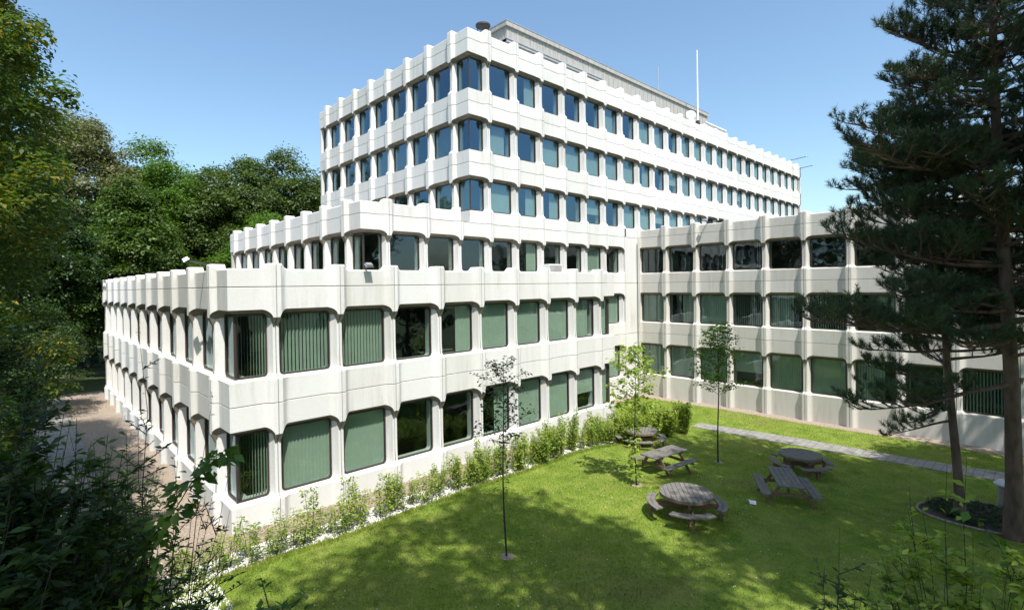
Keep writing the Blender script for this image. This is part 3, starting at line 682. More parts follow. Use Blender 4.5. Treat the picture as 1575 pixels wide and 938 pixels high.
m = MB(); m.tube([(0,0,0), (0,0,zt*0.5), (0,0,zt)], [0.09, 0.075, 0.05], 10); m.obj('pole', MT['whitepaint'], ms, True)
m = MB(); m.box(-0.25, -0.25, 0, 0.25, 0.25, 0.12); m.box(-0.14, -0.14, 0.12, 0.14, 0.14, 1.7); m.obj('base', MT['dark'], ms)
an_ = empty('antenna', U(21.8, 12.5, 8.07), 'thin lattice antenna on the grey roof house', 'antenna')
m = MB(); m.tube([(0,0,0), (0,0,3.6)], 0.03, 6); [m.bar((-0.3, 0, 3.6-0.35*i), (0.3, 0, 3.6-0.35*i), 0.02, 0.02) for i in range(4)]; m.obj('rod', MT['metal'], an_)
ds = empty('satellite_dish', U(26.01*k-0.15, 10.8, H6+0.05), 'round white satellite dish beside the mast foot', 'satellite dish')
m = MB(); m.tube([(0,0,0), (0,0,1.75)], 0.05, 8); m.obj('stand', MT['metal'], ds, True)
m = MB(); n = 20; dirv = Vector((-0.75, -0.6, 0.25)).normalized(); a_ = dirv.cross(Vector((0,0,1))).normalized(); b_ = a_.cross(dirv)
ringv = []
for rr_, dd in ((0.0, 0.0), (0.3, 0.04), (0.4, 0.09), (0.4, 0.07), (0.3, 0.0), (0.0, -0.04)):
    for j in range(n): ringv.append(Vector((0,0,1.95))+dirv*dd+(a_*math.cos(2*PI*j/n)+b_*math.sin(2*PI*j/n))*max(rr_, 0.002))
m.add(ringv, [(i*n+j, i*n+(j+1) % n, (i+1)*n+(j+1) % n, (i+1)*n+j) for i in range(5) for j in range(n)]); m.obj('dish', MT['whitepaint'], ds, True)
ac = empty('rooftop_unit', U(25.4, 11.9, H6+0.05), 'white boxy air handling unit right of the grey roof house', 'roof unit')
m = MB(); m.box(-2.1, -0.8, 0.35, 2.1, 0.8, 2.75); m.box(-2.2, -0.9, 2.75, 2.2, 0.9, 2.85); [m.box(a-0.1, -0.7, 0, a+0.1, 0.7, 0.35) for a in (-1.8, 0, 1.8)]; m.obj('casing', MT['whitepaint'], ac)
m = MB(); [m.box(-1.9+i*0.2, -0.83, 0.6, -1.78+i*0.2, -0.8, 1.9) for i in range(19)]; m.obj('louvre_panel', MT['metal'], ac)

def floodlight(loc, rz, label, tilt=0.6, arm=0.45):
    e = empty('floodlight', loc, label, 'floodlight', None, rz)
    m = MB(); m.bar((0, 0.15, 0.0), (0, -arm, 0.12), 0.05, 0.05); m.bar((0, 0.15, -0.16), (0, 0.15, 0.08), 0.12, 0.03, (0, 1, 0)); m.obj('bracket', MT['dark'], e)
    m = MB(); c = Vector((0, -arm-0.06, 0.14)); u = Vector((0, -math.cos(tilt), -math.sin(tilt))); v_ = Vector((0, -math.sin(tilt), math.cos(tilt)))
    def q(x, a, b): return c+Vector((x, 0, 0))+u*a+v_*b
    m.add([q(-0.14,-0.09,-0.03), q(0.14,-0.09,-0.03), q(0.14,0.10,-0.03), q(-0.14,0.10,-0.03), q(-0.10,-0.07,0.06), q(0.10,-0.07,0.06), q(0.10,0.07,0.06), q(-0.10,0.07,0.06)],
          [(3,2,1,0), (4,5,6,7), (0,1,5,4), (1,2,6,5), (2,3,7,6), (3,0,4,7)]); m.obj('lamp_head', MT['metal'], e)
    m = MB(); m.add([q(-0.12,-0.07,-0.035), q(0.12,-0.07,-0.035), q(0.12,0.08,-0.035), q(-0.12,0.08,-0.035)], [(3,2,1,0)]); m.obj('lens', MT['whitepaint'], e)
floodlight(U(4.36, Y0-0.02, 0.31), 0, 'small grey floodlight on the front parapet of the low wing, above the third window', arm=0.1)
floodlight(U(X0-0.02, 9.04, 0.40), -PI/2, 'white floodlight clamped to the low wing parapet just left of its near corner')
floodlight(U(X0-0.02, 21.2, 0.36), -PI/2, 'small floodlight sticking out from the far left end of the low wing', arm=0.5)
floodlight(U(XR-0.02, 7.53, H3+0.30), -PI/2, 'floodlight on the parapet of the rear wing near the inner corner', arm=0.2)
floodlight(U(31.3, YM-0.05, H6+0.45), 0, 'left one of two floodlights on arms at the far right end of the tower', arm=1.3)
floodlight(U(32.45, YM-0.05, H6+0.15), 0, 'right one of two floodlights on arms at the far right end of the tower', arm=1.3)
e = empty('condenser_unit', U(9.55, 8.35, H2+0.06), 'small louvred condenser box on the roof of the low wing', 'condenser')
m = MB(); m.box(-0.45, -0.2, 0.1, 0.45, 0.2, 0.82); m.box(-0.4, -0.15, 0, -0.3, 0.15, 0.1); m.box(0.3, -0.15, 0, 0.4, 0.15, 0.1); m.obj('casing', MT['whitepaint'], e)
m = MB(); [m.box(-0.4+0.08*i, -0.215, 0.16, -0.37+0.08*i, -0.2, 0.76) for i in range(11)]; m.obj('louvre_panel', MT['dark'], e)
# downpipe in the inner corner
m = MB(); m.tube([U(XR-0.16, YM-0.14, -3.7), U(XR-0.16, YM-0.14, H3)], 0.05, 8); dp = m.obj('downpipe', MT['grey'], bld)

# ------------------------------------------------------------------ vegetation
def leaf_mesh(P, D, Nn, L, Wd, curl=0.15):
    """rhombic leaves: base P, direction D, normal Nn"""
    n = len(P); Sd = np.cross(D, Nn); Sd /= np.linalg.norm(Sd, axis=1, keepdims=True)+1e-9; Nn = np.cross(Sd, D)
    L = L[:, None]; Wd = Wd[:, None]
    a = P; b = P+D*L*0.45+Sd*Wd*0.5+Nn*L*curl*0.5; c = P+D*L-Nn*L*curl; d_ = P+D*L*0.45-Sd*Wd*0.5+Nn*L*curl*0.5
    V = np.stack([a, b, c, d_], 1).reshape(-1, 3); F = np.arange(4*n).reshape(-1, 4)
    return V, F
def unit(v): return v/(np.linalg.norm(v, axis=-1, keepdims=True)+1e-9)
def scatter_leaves(centers, rads, per, size, flat=0.75, droop=0.2, rng=RNG, wr=0.55, up=0.55):
    K = len(centers); c = np.repeat(centers, per, 0); r = np.repeat(rads, per)
    d_ = unit(rng.normal(size=(K*per, 3))); d_[:, 2] = np.where(d_[:, 2] < -0.35, -d_[:, 2]*0.6, d_[:, 2])
    rr = r*rng.uniform(0.2, 1.0, K*per)**0.6
    P = c+d_*rr[:, None]*np.array([1, 1, flat])
    Nn = unit(d_*0.8+np.array([0, 0, up*2])+rng.normal(size=(K*per, 3))*0.45)
    D = unit(np.cross(Nn, rng.normal(size=(K*per, 3)))+d_*0.4-np.array([0, 0, droop]))
    L = size*rng.uniform(0.65, 1.25, K*per); return leaf_mesh(P, D, Nn, L, L*wr)
def tree(name, label, cat, x, y, h, rx, ry, zb, mat, group=None, ncl=170, per=130, leaf=0.24, trunk_r=0.32, seed=1, cl=None, lean=(0, 0), clr=None, z0=None, shape=1.0):
    rng = np.random.default_rng(seed); z0 = gzf(x, y)-0.05 if z0 is None else z0
    root = empty(name, (x, y, z0), label, cat, group)
    cz = (h+zb)/2; rz = (h-zb)/2
    # cluster centres near an uneven envelope
    dd = unit(rng.normal(size=(ncl*3, 3))); 
    bump = 1+0.22*np.sin(dd[:, 0]*4.1+seed)+0.18*np.sin(dd[:, 1]*5.3+seed*2)*np.cos(dd[:, 2]*4.0+seed)
    rad = rng.uniform(0.3, 1.0, ncl*3)**0.45*bump*0.92
    P = dd*rad[:, None]*np.array([rx, ry, rz])+np.array([lean[0], lean[1], cz])
    tz = np.clip((P[:, 2]-zb)/(h-zb), 0, 1); P[:, :2] *= (0.72+0.45*np.sin(np.clip(tz, 0, 1)*PI)**0.7)[:, None]**shape
    P = P[:ncl]; cr = (clr or (0.20*min(rx, ry)+0.45))*rng.uniform(0.6, 1.25, ncl)
    V, F = scatter_leaves(P, cr, per, leaf, rng=rng)
    link('crown', mesh_np('crown', V, F, mat), root)
    m = MB(); top = cz+rz*0.5
    pts = [(lean[0]*t*0.7+0.15*math.sin(t*5+seed), lean[1]*t*0.7+0.15*math.cos(t*4+seed), top*t) for t in np.linspace(0, 1, 8)]
    m.tube(pts, [trunk_r*(1.35 if i == 0 else 1-0.11*i) for i in range(8)], 9)
    for k in range(14):
        tgt = P[rng.integers(ncl)]*0.9; i0 = int(rng.integers(2, 7)); a = Vector(pts[i0]); b = Vector(tuple(tgt)); mid = (a+b)/2+Vector((0, 0, 0.25*(b-a).length*0.3))
        m.tube([a, mid, b], [trunk_r*0.42, trunk_r*0.22, 0.03], 6)
    m.obj('trunk', MT['bark'], root, True); return root

GB = 'background trees behind the low wing'
tree('pale_tree', 'tall tree with pale blossoming top, second from the left behind the low wing', 'tree', 5.5, 64, 23.6, 7, 7, 3, MT['lf_pale'], GB, 499, 220, 0.33, 0.4, 21)
tree('broadleaf_tree', 'bright green tree between the pale topped tree and the large olive tree', 'tree', 12.5, 62, 20.6, 6.6, 6.5, 2.5, MT['lf_bright'], GB, 524, 220, 0.31, 0.4, 22)
tree('broadleaf_tree', 'narrow green tree peeping up behind its neighbours left of the olive tree', 'tree', 18.5, 74, 22.0, 4.2, 4.5, 3, MT['lf_green'], GB, 309, 200, 0.33, 0.35, 23)
tree('broadleaf_tree', 'large olive green round tree, tallest one left of the tower', 'tree', 20.5, 58, 22.3, 6.8, 6.5, 2.5, MT['lf_olive'], GB, 547, 220, 0.31, 0.4, 24)
tree('broadleaf_tree', 'rounded green tree touching the left edge of the tower', 'tree', 28.8, 62, 22.3, 5.6, 6, 2.5, MT['lf_green'], GB, 499, 210, 0.31, 0.38, 25)
tree('broadleaf_tree', 'small bright tree low in front of the olive tree behind the middle block', 'tree', 16.5, 50, 13.2, 4.3, 4.0, 1.5, MT['lf_bright'], GB, 356, 200, 0.26, 0.25, 26)
tree('broadleaf_tree', 'dark tree with low crown standing past the far end of the low wing', 'tree', 7.5, 53, 15.0, 4.6, 4.5, 2.0, MT['lf_green'], GB, 404, 210, 0.27, 0.3, 27)
tree('broadleaf_tree', 'dark green tree filling the gap left of the pale topped tree', 'tree', -3.5, 56, 18.5, 6.0, 5.0, 2.0, MT['lf_green'], GB, 452, 210, 0.29, 0.35, 28)
tree('broadleaf_tree', 'tree half hidden behind the dark one at the far left', 'tree', 0.5, 44, 13.5, 3.0, 3.2, 4.2, MT['lf_dark'], GB, 260, 210, 0.23, 0.22, 29)
tree('golden_tree', 'near tree with yellowing leaves rising along the left edge', 'tree', -3.4, 17.0, 19.5, 4.7, 4.7, 0.8, MT['lf_gold'], None, 560, 210, 0.13, 0.3, 31, clr=0.62, shape=0.4)
tree('broadleaf_tree', 'leafy green tree directly behind the yellowing one at the left edge', 'tree', -1.7, 24.5, 16.5, 3.5, 3.8, 5.0, MT['lf_green'], None, 330, 200, 0.16, 0.28, 32)
tree('broadleaf_tree', 'small tree glimpsed past the right end of the rear wing', 'tree', 50, 0.5, 8.6, 4, 4, 1.5, MT['lf_bright'], None, 110, 110, 0.25, 0.25, 33)
# far wood closing the horizon
rngw = np.random.default_rng(5); K = 420
wx = rngw.uniform(-45, 60, K); wy = rngw.uniform(84, 100, K); P = np.stack([wx, wy, rngw.uniform(1, 19, K)], -1)
V, F = scatter_leaves(P, rngw.uniform(1.6, 2.8, K), 90, 0.55, rng=rngw); tag(link('distant_woods', mesh_np('distant_woods', V, F, MT['lf_green'])), 'distant wood closing the view behind the trees', 'woods', kind='stuff')
K = 260; P = np.stack([rngw.uniform(-12, 16, K), rngw.uniform(48, 54, K), rngw.uniform(0.2, 3.0, K)], -1)
V, F = scatter_leaves(P, rngw.uniform(0.6, 1.1, K), 120, 0.16, rng=rngw); tag(link('undergrowth', mesh_np('undergrowth', V, F, MT['lf_dark'])), 'dark undergrowth beneath the trees past the low wing', 'undergrowth', kind='stuff')

# shade trees standing behind the viewpoint
GS_ = 'tall shade trees along the near side of the lawn'
for i, (tx, ty, cx, cy, h, zb, rx, ry, lab) in enumerate([
    (-4.5, -6.0, 1.5, 1.2, 27, 16, 5.6, 4.8, 'tall tree arching over the viewpoint'),
    (4.5, -8.5, -0.9, 4.4, 27, 16, 5.2, 4.4, 'tall tree just right of the viewpoint'),
    (12.0, -8.5, 0.5, 2.3, 25, 15, 4.7, 4.3, 'tall tree third along the near side'),
    (18.0, -6.8, 0.6, -0.6, 24, 13, 4.4, 4.2, 'tall tree fourth along the near side'),
    (25.0, -7.5, 0, 0, 22, 6, 4.6, 4.4, 'tall tree at the far right beyond the bin'),
    (-3, -14, 0, 0, 24, 3, 6, 5, 'bushy tree in the back row, leftmost'), (7, -18, 0, 0, 25, 3, 7, 5, 'bushy tree in the back row, second'), (19, -19, 0, 0, 24, 3, 7, 5, 'bushy tree in the back row, third')]):
    tree('shade_tree', lab, 'tree', tx, ty, h, rx, ry, zb, MT['lf_bright' if i % 2 else 'lf_green'], GS_, 120, 110, 0.34, 0.35, 50+i, lean=(cx, cy), z0=0)

# pines
def pine(name, label, base, top, r0, branches, seed, tuft_per=1.0, group=None):
    rng = np.random.default_rng(seed); bx, by = base; z0 = gzf(bx, by)-0.05; root = empty(name, (bx, by, z0), label, 'tree', group)
    B0 = Vector((0, 0, 0)); T = Vector((top[0]-bx, top[1]-by, top[2]-z0)); m = MB()
    n = 12; ph = rng.uniform(0, 6)
    axis = lambda t: Vector((T.x*t**1.2+0.10*math.sin(t*7+ph), T.y*t**1.2+0.10*math.cos(t*6+ph)-0.10*math.cos(ph), T.z*t))
    m.tube([axis(i/n) for i in range(n+1)], [r0*(1.25 if i == 0 else (1-0.85*i/n)) for i in range(n+1)], 12)
    m.obj('trunk', MT['pinebark'], root, True)
    mb = MB(); TP_ = []; TA = []
    def twig(a, d_, ln, rad, lvl, dens=1.0):
        """curved limb; grows twigs and tufts"""
        pts = [a]; p = a.copy(); dv = d_.copy(); k = 7 if lvl == 0 else 4
        for i in range(k):
            dv = (dv+Vector((rng.normal()*0.09, rng.normal()*0.09, (0.035 if lvl == 0 else 0.14)+rng.normal()*0.05))).normalized(); p = p+dv*ln/k; pts.append(p.copy())
        mb.tube(pts, [max(0.006, rad*(1-i/(k+0.6))) for i in range(k+1)], 5, False)
        if lvl < 2:
            cnt = int(ln*(3.9 if lvl == 0 else 4.1)*dens)+1
            for j in range(cnt):
                t = (0.28 if lvl == 0 else 0.2)+(0.72 if lvl == 0 else 0.8)*(j+0.5*rng.random())/cnt; t = min(t, 0.98); i = min(int(t*k), k-1); q = pts[i].lerp(pts[i+1], t*k-i); dd_ = (pts[i+1]-pts[i]).normalized()
                side = dd_.cross(Vector((0, 0, 1))).normalized()*(1 if j % 2 else -1); nd = (dd_*0.75+side*rng.uniform(0.5, 1.0)+Vector((0, 0, rng.uniform(-0.15, 0.35)))).normalized()
                twig(q, nd, ln*(0.36 if lvl == 0 else 0.42)*(1.15-t*0.65)*rng.uniform(0.7, 1.15), rad*0.38, lvl+1, dens)
        st = 0.35 if lvl else 0.8
        if lvl:
            cnt = max(1, int(ln*5*tuft_per*dens))
            for j in range(cnt):
                t = 0.35+0.65*(j+rng.random())/cnt; i = min(int(t*k), k-1); q = pts[i].lerp(pts[i+1], min(1, t*k-i)); dd_ = (pts[i+1]-pts[i]).normalized()
                TP_.append(q); TA.append((dd_+Vector((rng.normal()*0.35, rng.normal()*0.35, 0.35+abs(rng.normal()*0.3)))).normalized())
        TP_.append(pts[-1]); TA.append((pts[-1]-pts[-2]).normalized()+Vector((0, 0, 0.8)))
    for (t, az, ln, rise) in branches:
        a = axis(t); twig(a, Vector((math.cos(az)*math.cos(rise), math.sin(az)*math.cos(rise), math.sin(rise))), ln, 0.022+0.013*ln, 0, 0.92 if t < 0.45 else 1.0)
    mb.obj('limb', MT['pinebark'], root, True)
    P = np.array([tuple(p) for p in TP_]); A = unit(np.array([tuple(a) for a in TA])); K = len(P); J = 34
    Pn = np.repeat(P, J, 0); An = np.repeat(A, J, 0); u = rng.uniform(0, 1, K*J); sz = np.repeat(rng.uniform(0.75, 1.2, K), J)
    perp = unit(np.cross(An, rng.normal(size=(K*J, 3)))); ang = 0.35+0.75*(1-u*0.7)*rng.uniform(0.7, 1.2, K*J)
    D = unit(An*np.cos(ang)[:, None]+perp*np.sin(ang)[:, None]); base_ = Pn+An*(u*0.17*sz)[:, None]; L = (0.12+0.06*rng.random(K*J))*sz
    sd_ = unit(np.cross(D, rng.normal(size=(K*J, 3))))*0.0062
    V = np.stack([base_-sd_, base_+sd_, base_+D*L[:, None]], 1).reshape(-1, 3)
    link('needles', mesh_np('needles', V, np.arange(3*K*J).reshape(-1, 3), MT['needle']), root); print(name, 'tufts', K)
    return root
rp = random.Random(3)
def whorls(t0, t1, n, ln0, ln1, skip=None):
    out_ = []
    for i in range(n):
        t = t0+(t1-t0)*(i+rp.random())/n; f = (t-t0)/(t1-t0); out_.append((t, rp.uniform(0, 2*PI), (ln0*(1-f)+ln1*f)*rp.uniform(0.75, 1.15), rp.uniform(-0.12, 0.25)))
    return out_
def hero(base, top, z0, tips):
    out_ = []
    for (x, y, z, drop) in tips:
        # tip in world metres; leaves trunk a little below
        H = top[2]-z0; zs = z-drop; t = (zs-z0)/H; ax = base[0]+(top[0]-base[0])*t**1.2; ay = base[1]+(top[1]-base[1])*t**1.2
        dx, dy = x-ax, y-ay; ln = math.hypot(dx, dy); out_.append((t, math.atan2(dy, dx), ln*0.94, math.atan2(drop-0.12*ln, ln)))
    return out_
b1 = (20.2, 0.95); t1 = (18.6, 1.15, 19.5); z1 = gzf(*b1)
tips = [(17.9, 2.2, 15.2, 0.5), (17.4, 2.7, 13.9, 0.5), (16.9, 3.2, 12.8, 0.8), (16.5, 3.5, 11.1, 0.6), (15.8, 4.15, 9.95, 0.4), (15.3, 4.6, 5.6, -0.1), (15.9, 4.0, 7.4, 0.1), (16.8, 4.0, 3.6, -0.5), (17.3, 3.2, 8.7, 0.3), (16.9, 3.3, 6.6, 0.0), (16.9, 3.6, 9.6, 0.3), (17.6, 3.3, 10.6, 0.2)]
pine('pine_tree', 'large dark pine with two close trunks\' worth of branches, at the right edge', b1, t1, 0.20, hero(b1, t1, z1, tips)+whorls(0.26, 0.54, 48, 3.1, 2.9)+whorls(0.5, 0.98, 62, 3.0, 2.3), 61)['label'] = 'large dark pine reaching out over the lawn near the right edge'
b2 = (21.8, 0.35); t2 = (21.0, 0.7, 18.5)
pine('pine_tree', 'second pine trunk right beside the bin at the right edge', b2, t2, 0.19, whorls(0.25, 0.98, 60, 2.7, 1.9), 62)
b3 = (21.3, 2.15); t3 = (21.1, 2.6, 13.5); z3 = gzf(*b3)
pine('slender_pine', 'slender leaning pine with thin dark trunk rising from the planted bed', b3, t3, 0.13, whorls(0.30, 0.97, 46, 2.5, 1.5)+[(0.22, 1.9, 1.8, -0.35), (0.26, 2.6, 2.0, -0.4)], 63)

# young hedge plants
def seedling(seed, h, nst, dens, leaf=0.07, mat='lf_lime', spread=0.22):
    rng = np.random.default_rng(seed); root = empty('hedge_plant', (0, 0, 0), 'x', 'hedge plant', 'young hedge plants along the low wing'); m = MB(); P = []; Dv = []
    for s in range(nst):
        a = rng.uniform(0, 2*PI); r_ = rng.uniform(0.2, 1)*spread; hh = h*rng.uniform(0.6, 1.0); pts = [Vector((0.04*math.cos(a), 0.04*math.sin(a), 0))]
        for i in range(1, 5): f = i/4; pts.append(Vector((r_*math.cos(a)*f**0.8+rng.normal()*0.015, r_*math.sin(a)*f**0.8+rng.normal()*0.015, hh*f)))
        m.tube(pts, [0.009, 0.008, 0.006, 0.005, 0.003], 4, False)
        for k in range(int(dens*hh)):
            f = 0.12+0.88*rng.random()**0.85; i = min(int(f*4), 3); q = pts[i].lerp(pts[i+1], f*4-i); aa = rng.uniform(0, 2*PI); o = rng.uniform(0.02, 0.16)*(1.15-0.75*f)
            P.append((q.x+math.cos(aa)*o, q.y+math.sin(aa)*o, q.z+rng.normal()*0.02)); Dv.append((math.cos(aa), math.sin(aa), rng.uniform(-0.3, 0.5)))
    m.obj('stem', MT['stem'], root)
    P = np.array(P); Dv = unit(np.array(Dv)); Nn = unit(rng.normal(size=P.shape)*0.5+np.array([0, 0, 1.0])); L = leaf*rng.uniform(0.6, 1.3, len(P))
    V, F = leaf_mesh(P, Dv, Nn, L, L*0.62); link('foliage', mesh_np('foliage', V, F, MT[mat]), root); return root
sparse = [seedling(60, 1.4, 3, 85, 0.08, spread=0.34), seedling(61, 1.2, 4, 60, 0.075, spread=0.42), seedling(62, 1.5, 3, 90, 0.08, spread=0.3), seedling(63, 1.0, 4, 75, 0.075, spread=0.4)]
protos = [seedling(70, 1.35, 5, 150, 0.07, spread=0.42), seedling(71, 1.15, 5, 130, 0.07, spread=0.4), seedling(72, 1.6, 5, 130, 0.075, spread=0.35), seedling(73, 1.0, 7, 150, 0.07, spread=0.45), seedling(74, 1.25, 6, 160, 0.07, spread=0.42)]
nh = 92
for i in range(nh):
    f = i/(nh-1); x = 1.9+(22.3-1.9)*f+R.uniform(-0.14, 0.14); y = 14.08-0.05*f+R.uniform(-0.26, 0.26); pr = (sparse[R.randrange(4)] if R.random() > (f-0.22)*2.2 else protos[R.randrange(5)])
    sc_ = R.uniform(0.62, 1.15)*(0.88+0.27*f); loc = (x, y, gzf(x, y)+0.01); rz = R.uniform(0, 6.28)
    where = 'in front of the near corner window' if x < 4.5 else 'in front of the second lower window' if x < 7 else 'in front of the third and fourth lower windows' if x < 10.5 else 'in front of the middle of the low wing' if x < 16 else 'towards the far end of the low wing'
    o = dup(pr, loc, rz, sc_)
    o['label'] = 'young leafy hedge plant ' + where
for p_ in protos+sparse:
    for ch in list(p_.children): bpy.data.objects.remove(ch)
    bpy.data.objects.remove(p_)
bush = [seedling(80, 1.7, 26, 130, 0.10, 'lf_lime', 0.6), seedling(81, 1.45, 24, 130, 0.10, 'lf_lime', 0.62)]
for i, (x, y, sc_, lab) in enumerate([(20.4, 13.6, 0.85, 'lime green bush at the hedge end, leftmost and lowest'), (21.4, 13.5, 0.95, 'lime green bush behind the far round table, left side'), (22.4, 13.4, 1.0, 'lime green bush right behind the far round table'), (23.6, 13.3, 1.05, 'lime green bush second from the footpath'), (24.8, 13.1, 1.0, 'dense lime green bush beside the start of the footpath'), (23.0, 14.4, 1.0, 'tall lime bush at the back near the low wing corner')]):
    o = dup(bush[i % 2], (x, y, gzf(x, y)), i*1.3, sc_, lab); o['group'] = 'bushes at the far end of the hedge'; o['category'] = 'bush'; o.name = 'leafy_bush'
for p_ in bush:
    for ch in list(p_.children): bpy.data.objects.remove(ch)
    bpy.data.objects.remove(p_)

def young_tree(label, x, y, h, cb, cr, nb, per, leaf, mat, seed, sr=0.022, low=0, dens_low=0):
    rng = np.random.default_rng(seed); root = empty('young_tree', (x, y, gzf(x, y)), label, 'young tree', 'newly planted young trees on the lawn'); m = MB()
    ax = lambda z: Vector((0.04*math.sin(z*1.3+seed), 0.04*math.cos(z*1.1+seed)-0.04*math.cos(seed), z))
    m.tube([ax(h*i/10) for i in range(11)], [sr*(1.2-0.95*i/10) for i in range(11)], 8); P = []; Dv = []
    for b in range(nb):
        f = b/(nb-1); z = cb+(h*0.97-cb)*f; a = b*2.4+rng.normal()*0.3; ln = cr*(0.5+0.6*math.sin(PI*min(1, 0.25+f*0.75)))*rng.uniform(0.7, 1.15)
        p0 = ax(z); p1 = p0+Vector((math.cos(a)*ln*0.5, math.sin(a)*ln*0.5, ln*0.35)); p2 = p0+Vector((math.cos(a)*ln, math.sin(a)*ln, ln*0.55)); m.tube([p0, p1, p2], [0.008, 0.006, 0.003], 4, False)
        for k in range(per):
            t = rng.uniform(0.25, 1.05); q = p0.lerp(p1, t*2) if t < .5 else p1.lerp(p2, t*2-1); aa = rng.uniform(0, 2*PI); o_ = rng.uniform(0, 0.14)
            P.append((q.x+math.cos(aa)*o_, q.y+math.sin(aa)*o_, q.z+rng.normal()*0.07)); Dv.append((math.cos(aa), math.sin(aa), rng.uniform(-0.6, 0.3)))
    for k in range(dens_low):
        z = rng.uniform(low, cb); q = ax(z); aa = rng.uniform(0, 2*PI); o_ = rng.uniform(0.02, 0.16); P.append((q.x+math.cos(aa)*o_, q.y+math.sin(aa)*o_, z)); Dv.append((math.cos(aa), math.sin(aa), rng.uniform(-0.5, 0.3)))
    m.obj('trunk', MT['stem'], root, True); P = np.array(P); Dv = unit(np.array(Dv)); Nn = unit(rng.normal(size=P.shape)*0.6+np.array([0, 0, 1.0])); L = leaf*rng.uniform(0.6, 1.3, len(P))
    V, F = leaf_mesh(P, Dv, Nn, L, L*0.62); link('crown', mesh_np('crown', V, F, MT[mat]), root)
    mm = MB(); mm.lathe([(0.22, 0.0), (0.19, 0.03), (0.06, 0.05)], 11, (0.03, 0.02, 0)); mm.obj('soil_ring', MT['soil'], root)
    return root
young_tree('young tree with sparse small dark leaves, nearest to the low wing', 9.1, 9.62, 5.0, 2.7, 0.75, 24, 38, 0.09, 'lf_birch', 3, low=1.7, dens_low=60)
young_tree('young tree with bright lime leaves down its whole stem, between two picnic tables', 15.55, 9.9, 4.7, 2.3, 0.95, 22, 40, 0.16, 'lf_lime', 4, low=0.3, dens_low=190)
young_tree('young tree with bare straight stem and small green crown, nearest to the footpath', 20.9, 9.5, 5.6, 2.7, 0.95, 32, 65, 0.12, 'lf_bright', 5, sr=0.03)

# near shrubs at lower left and lower right
def shrub(name, label, x, y, h, rad, nst, per, leaf, mat, seed, lean=0.4, group=None, wr=0.4, z0=None, tipdir=None, blossom=0, fmin=0.2):
    rng = np.random.default_rng(seed); zg = gzf(x, y) if z0 is None else z0; root = empty(name, (x, y, zg), label, 'shrub', group); m = MB(); P = []; Dv = []; BP = []
    for s in range(nst):
        a = rng.uniform(0, 2*PI); r_ = rad*math.sqrt(rng.random()); hh = h*(1.0-0.4*(r_/rad)**2)*rng.uniform(0.72, 1.0); p = Vector((0.12*math.cos(a)*rng.random(), 0.12*math.sin(a)*rng.random(), 0)); pts = [p]
        for i in range(1, 8):
            f = i/7; pts.append(Vector((math.cos(a)*r_*f**1.2+rng.normal()*0.02, math.sin(a)*r_*f**1.2+rng.normal()*0.02, hh*f-lean*0.15*f*f*r_)))
        m.tube(pts, [0.010*(1.1-f_/7.5) for f_ in range(8)], 5, False)
        for b in range(6):
            t = rng.uniform(fmin, 0.95); i = min(int(t*7), 6); q = pts[i].lerp(pts[i+1], t*7-i); aa = rng.uniform(0, 2*PI); ln = rng.uniform(0.15, 0.45)*(1.2-t*0.6); q2 = q+Vector((math.cos(aa)*ln, math.sin(aa)*ln, ln*rng.uniform(0.2, 0.9)))
            m.tube([q, q2], [0.006, 0.003], 4, False)
            for k in range(per):
                u = rng.random(); w_ = q.lerp(q2, u); ab = rng.uniform(0, 2*PI); P.append(tuple(w_)); Dv.append((math.cos(ab), math.sin(ab), rng.uniform(-0.35, 0.7)))
        for k in range(per):
            u = rng.uniform(0.55, 1.0); i = min(int(u*7), 6); w_ = pts[i].lerp(pts[i+1], u*7-i); ab = rng.uniform(0, 2*PI); P.append(tuple(w_)); Dv.append((math.cos(ab), math.sin(ab), rng.uniform(0, 0.9)))
        if s < blossom:
            for k in range(40): f = rng.random(); BP.append((pts[-1].x+rng.normal()*0.012*(1-f), pts[-1].y+rng.normal()*0.012*(1-f), pts[-1].z+f*0.14))
    m.obj('stem', MT['stem'], root); P = np.array(P); Dv = unit(np.array(Dv)); Nn = unit(rng.normal(size=P.shape)*0.5+np.array([0, 0, 1.0])); L = leaf*rng.uniform(0.55, 1.3, len(P))
    V, F = leaf_mesh(P, Dv, Nn, L, L*wr, 0.1); link('foliage', mesh_np('foliage', V, F, MT[mat]), root)
    if BP:
        P = np.array(BP); Dv = unit(rng.normal(size=P.shape)); V, F = leaf_mesh(P, Dv, unit(rng.normal(size=P.shape)), np.full(len(P), 0.014), np.full(len(P), 0.010)); link('blossom', mesh_np('blossom', V, F, MT['ivy']), root)
    return root
GF = 'shrubs massed at the lower left'
z_ = None
shrub('dark_shrub', 'dense dark shrub in the bottom left corner', -0.4, 4.3, 4.2, 1.05, 120, 38, 0.085, 'lf_dark', 90, group=GF, fmin=0.45)
shrub('dark_shrub', 'dark narrow leaved shrub right of the bottom left corner', 0.2, 4.7, 3.9, 0.72, 90, 34, 0.08, 'lf_green', 91, group=GF, fmin=0.45)
shrub('butterfly_bush', 'leggy shrub with small yellowish flower spikes at the left edge', -0.15, 5.4, 5.2, 1.1, 50, 20, 0.085, 'lf_bright', 92, group=GF, wr=0.28, blossom=9, fmin=0.35)
shrub('wispy_shrub', 'wispy thin stemmed shrub standing in front of the low wing left facade', 0.95, 6.0, 5.6, 0.9, 24, 10, 0.07, 'lf_dark', 93, group=GF, wr=0.3, blossom=5, fmin=0.4)
shrub('dark_shrub', 'dark bushy shrub behind the corner shrub at the left edge', -0.7, 7.2, 6.0, 1.6, 100, 26, 0.085, 'lf_dark', 94, group=GF, fmin=0.3)
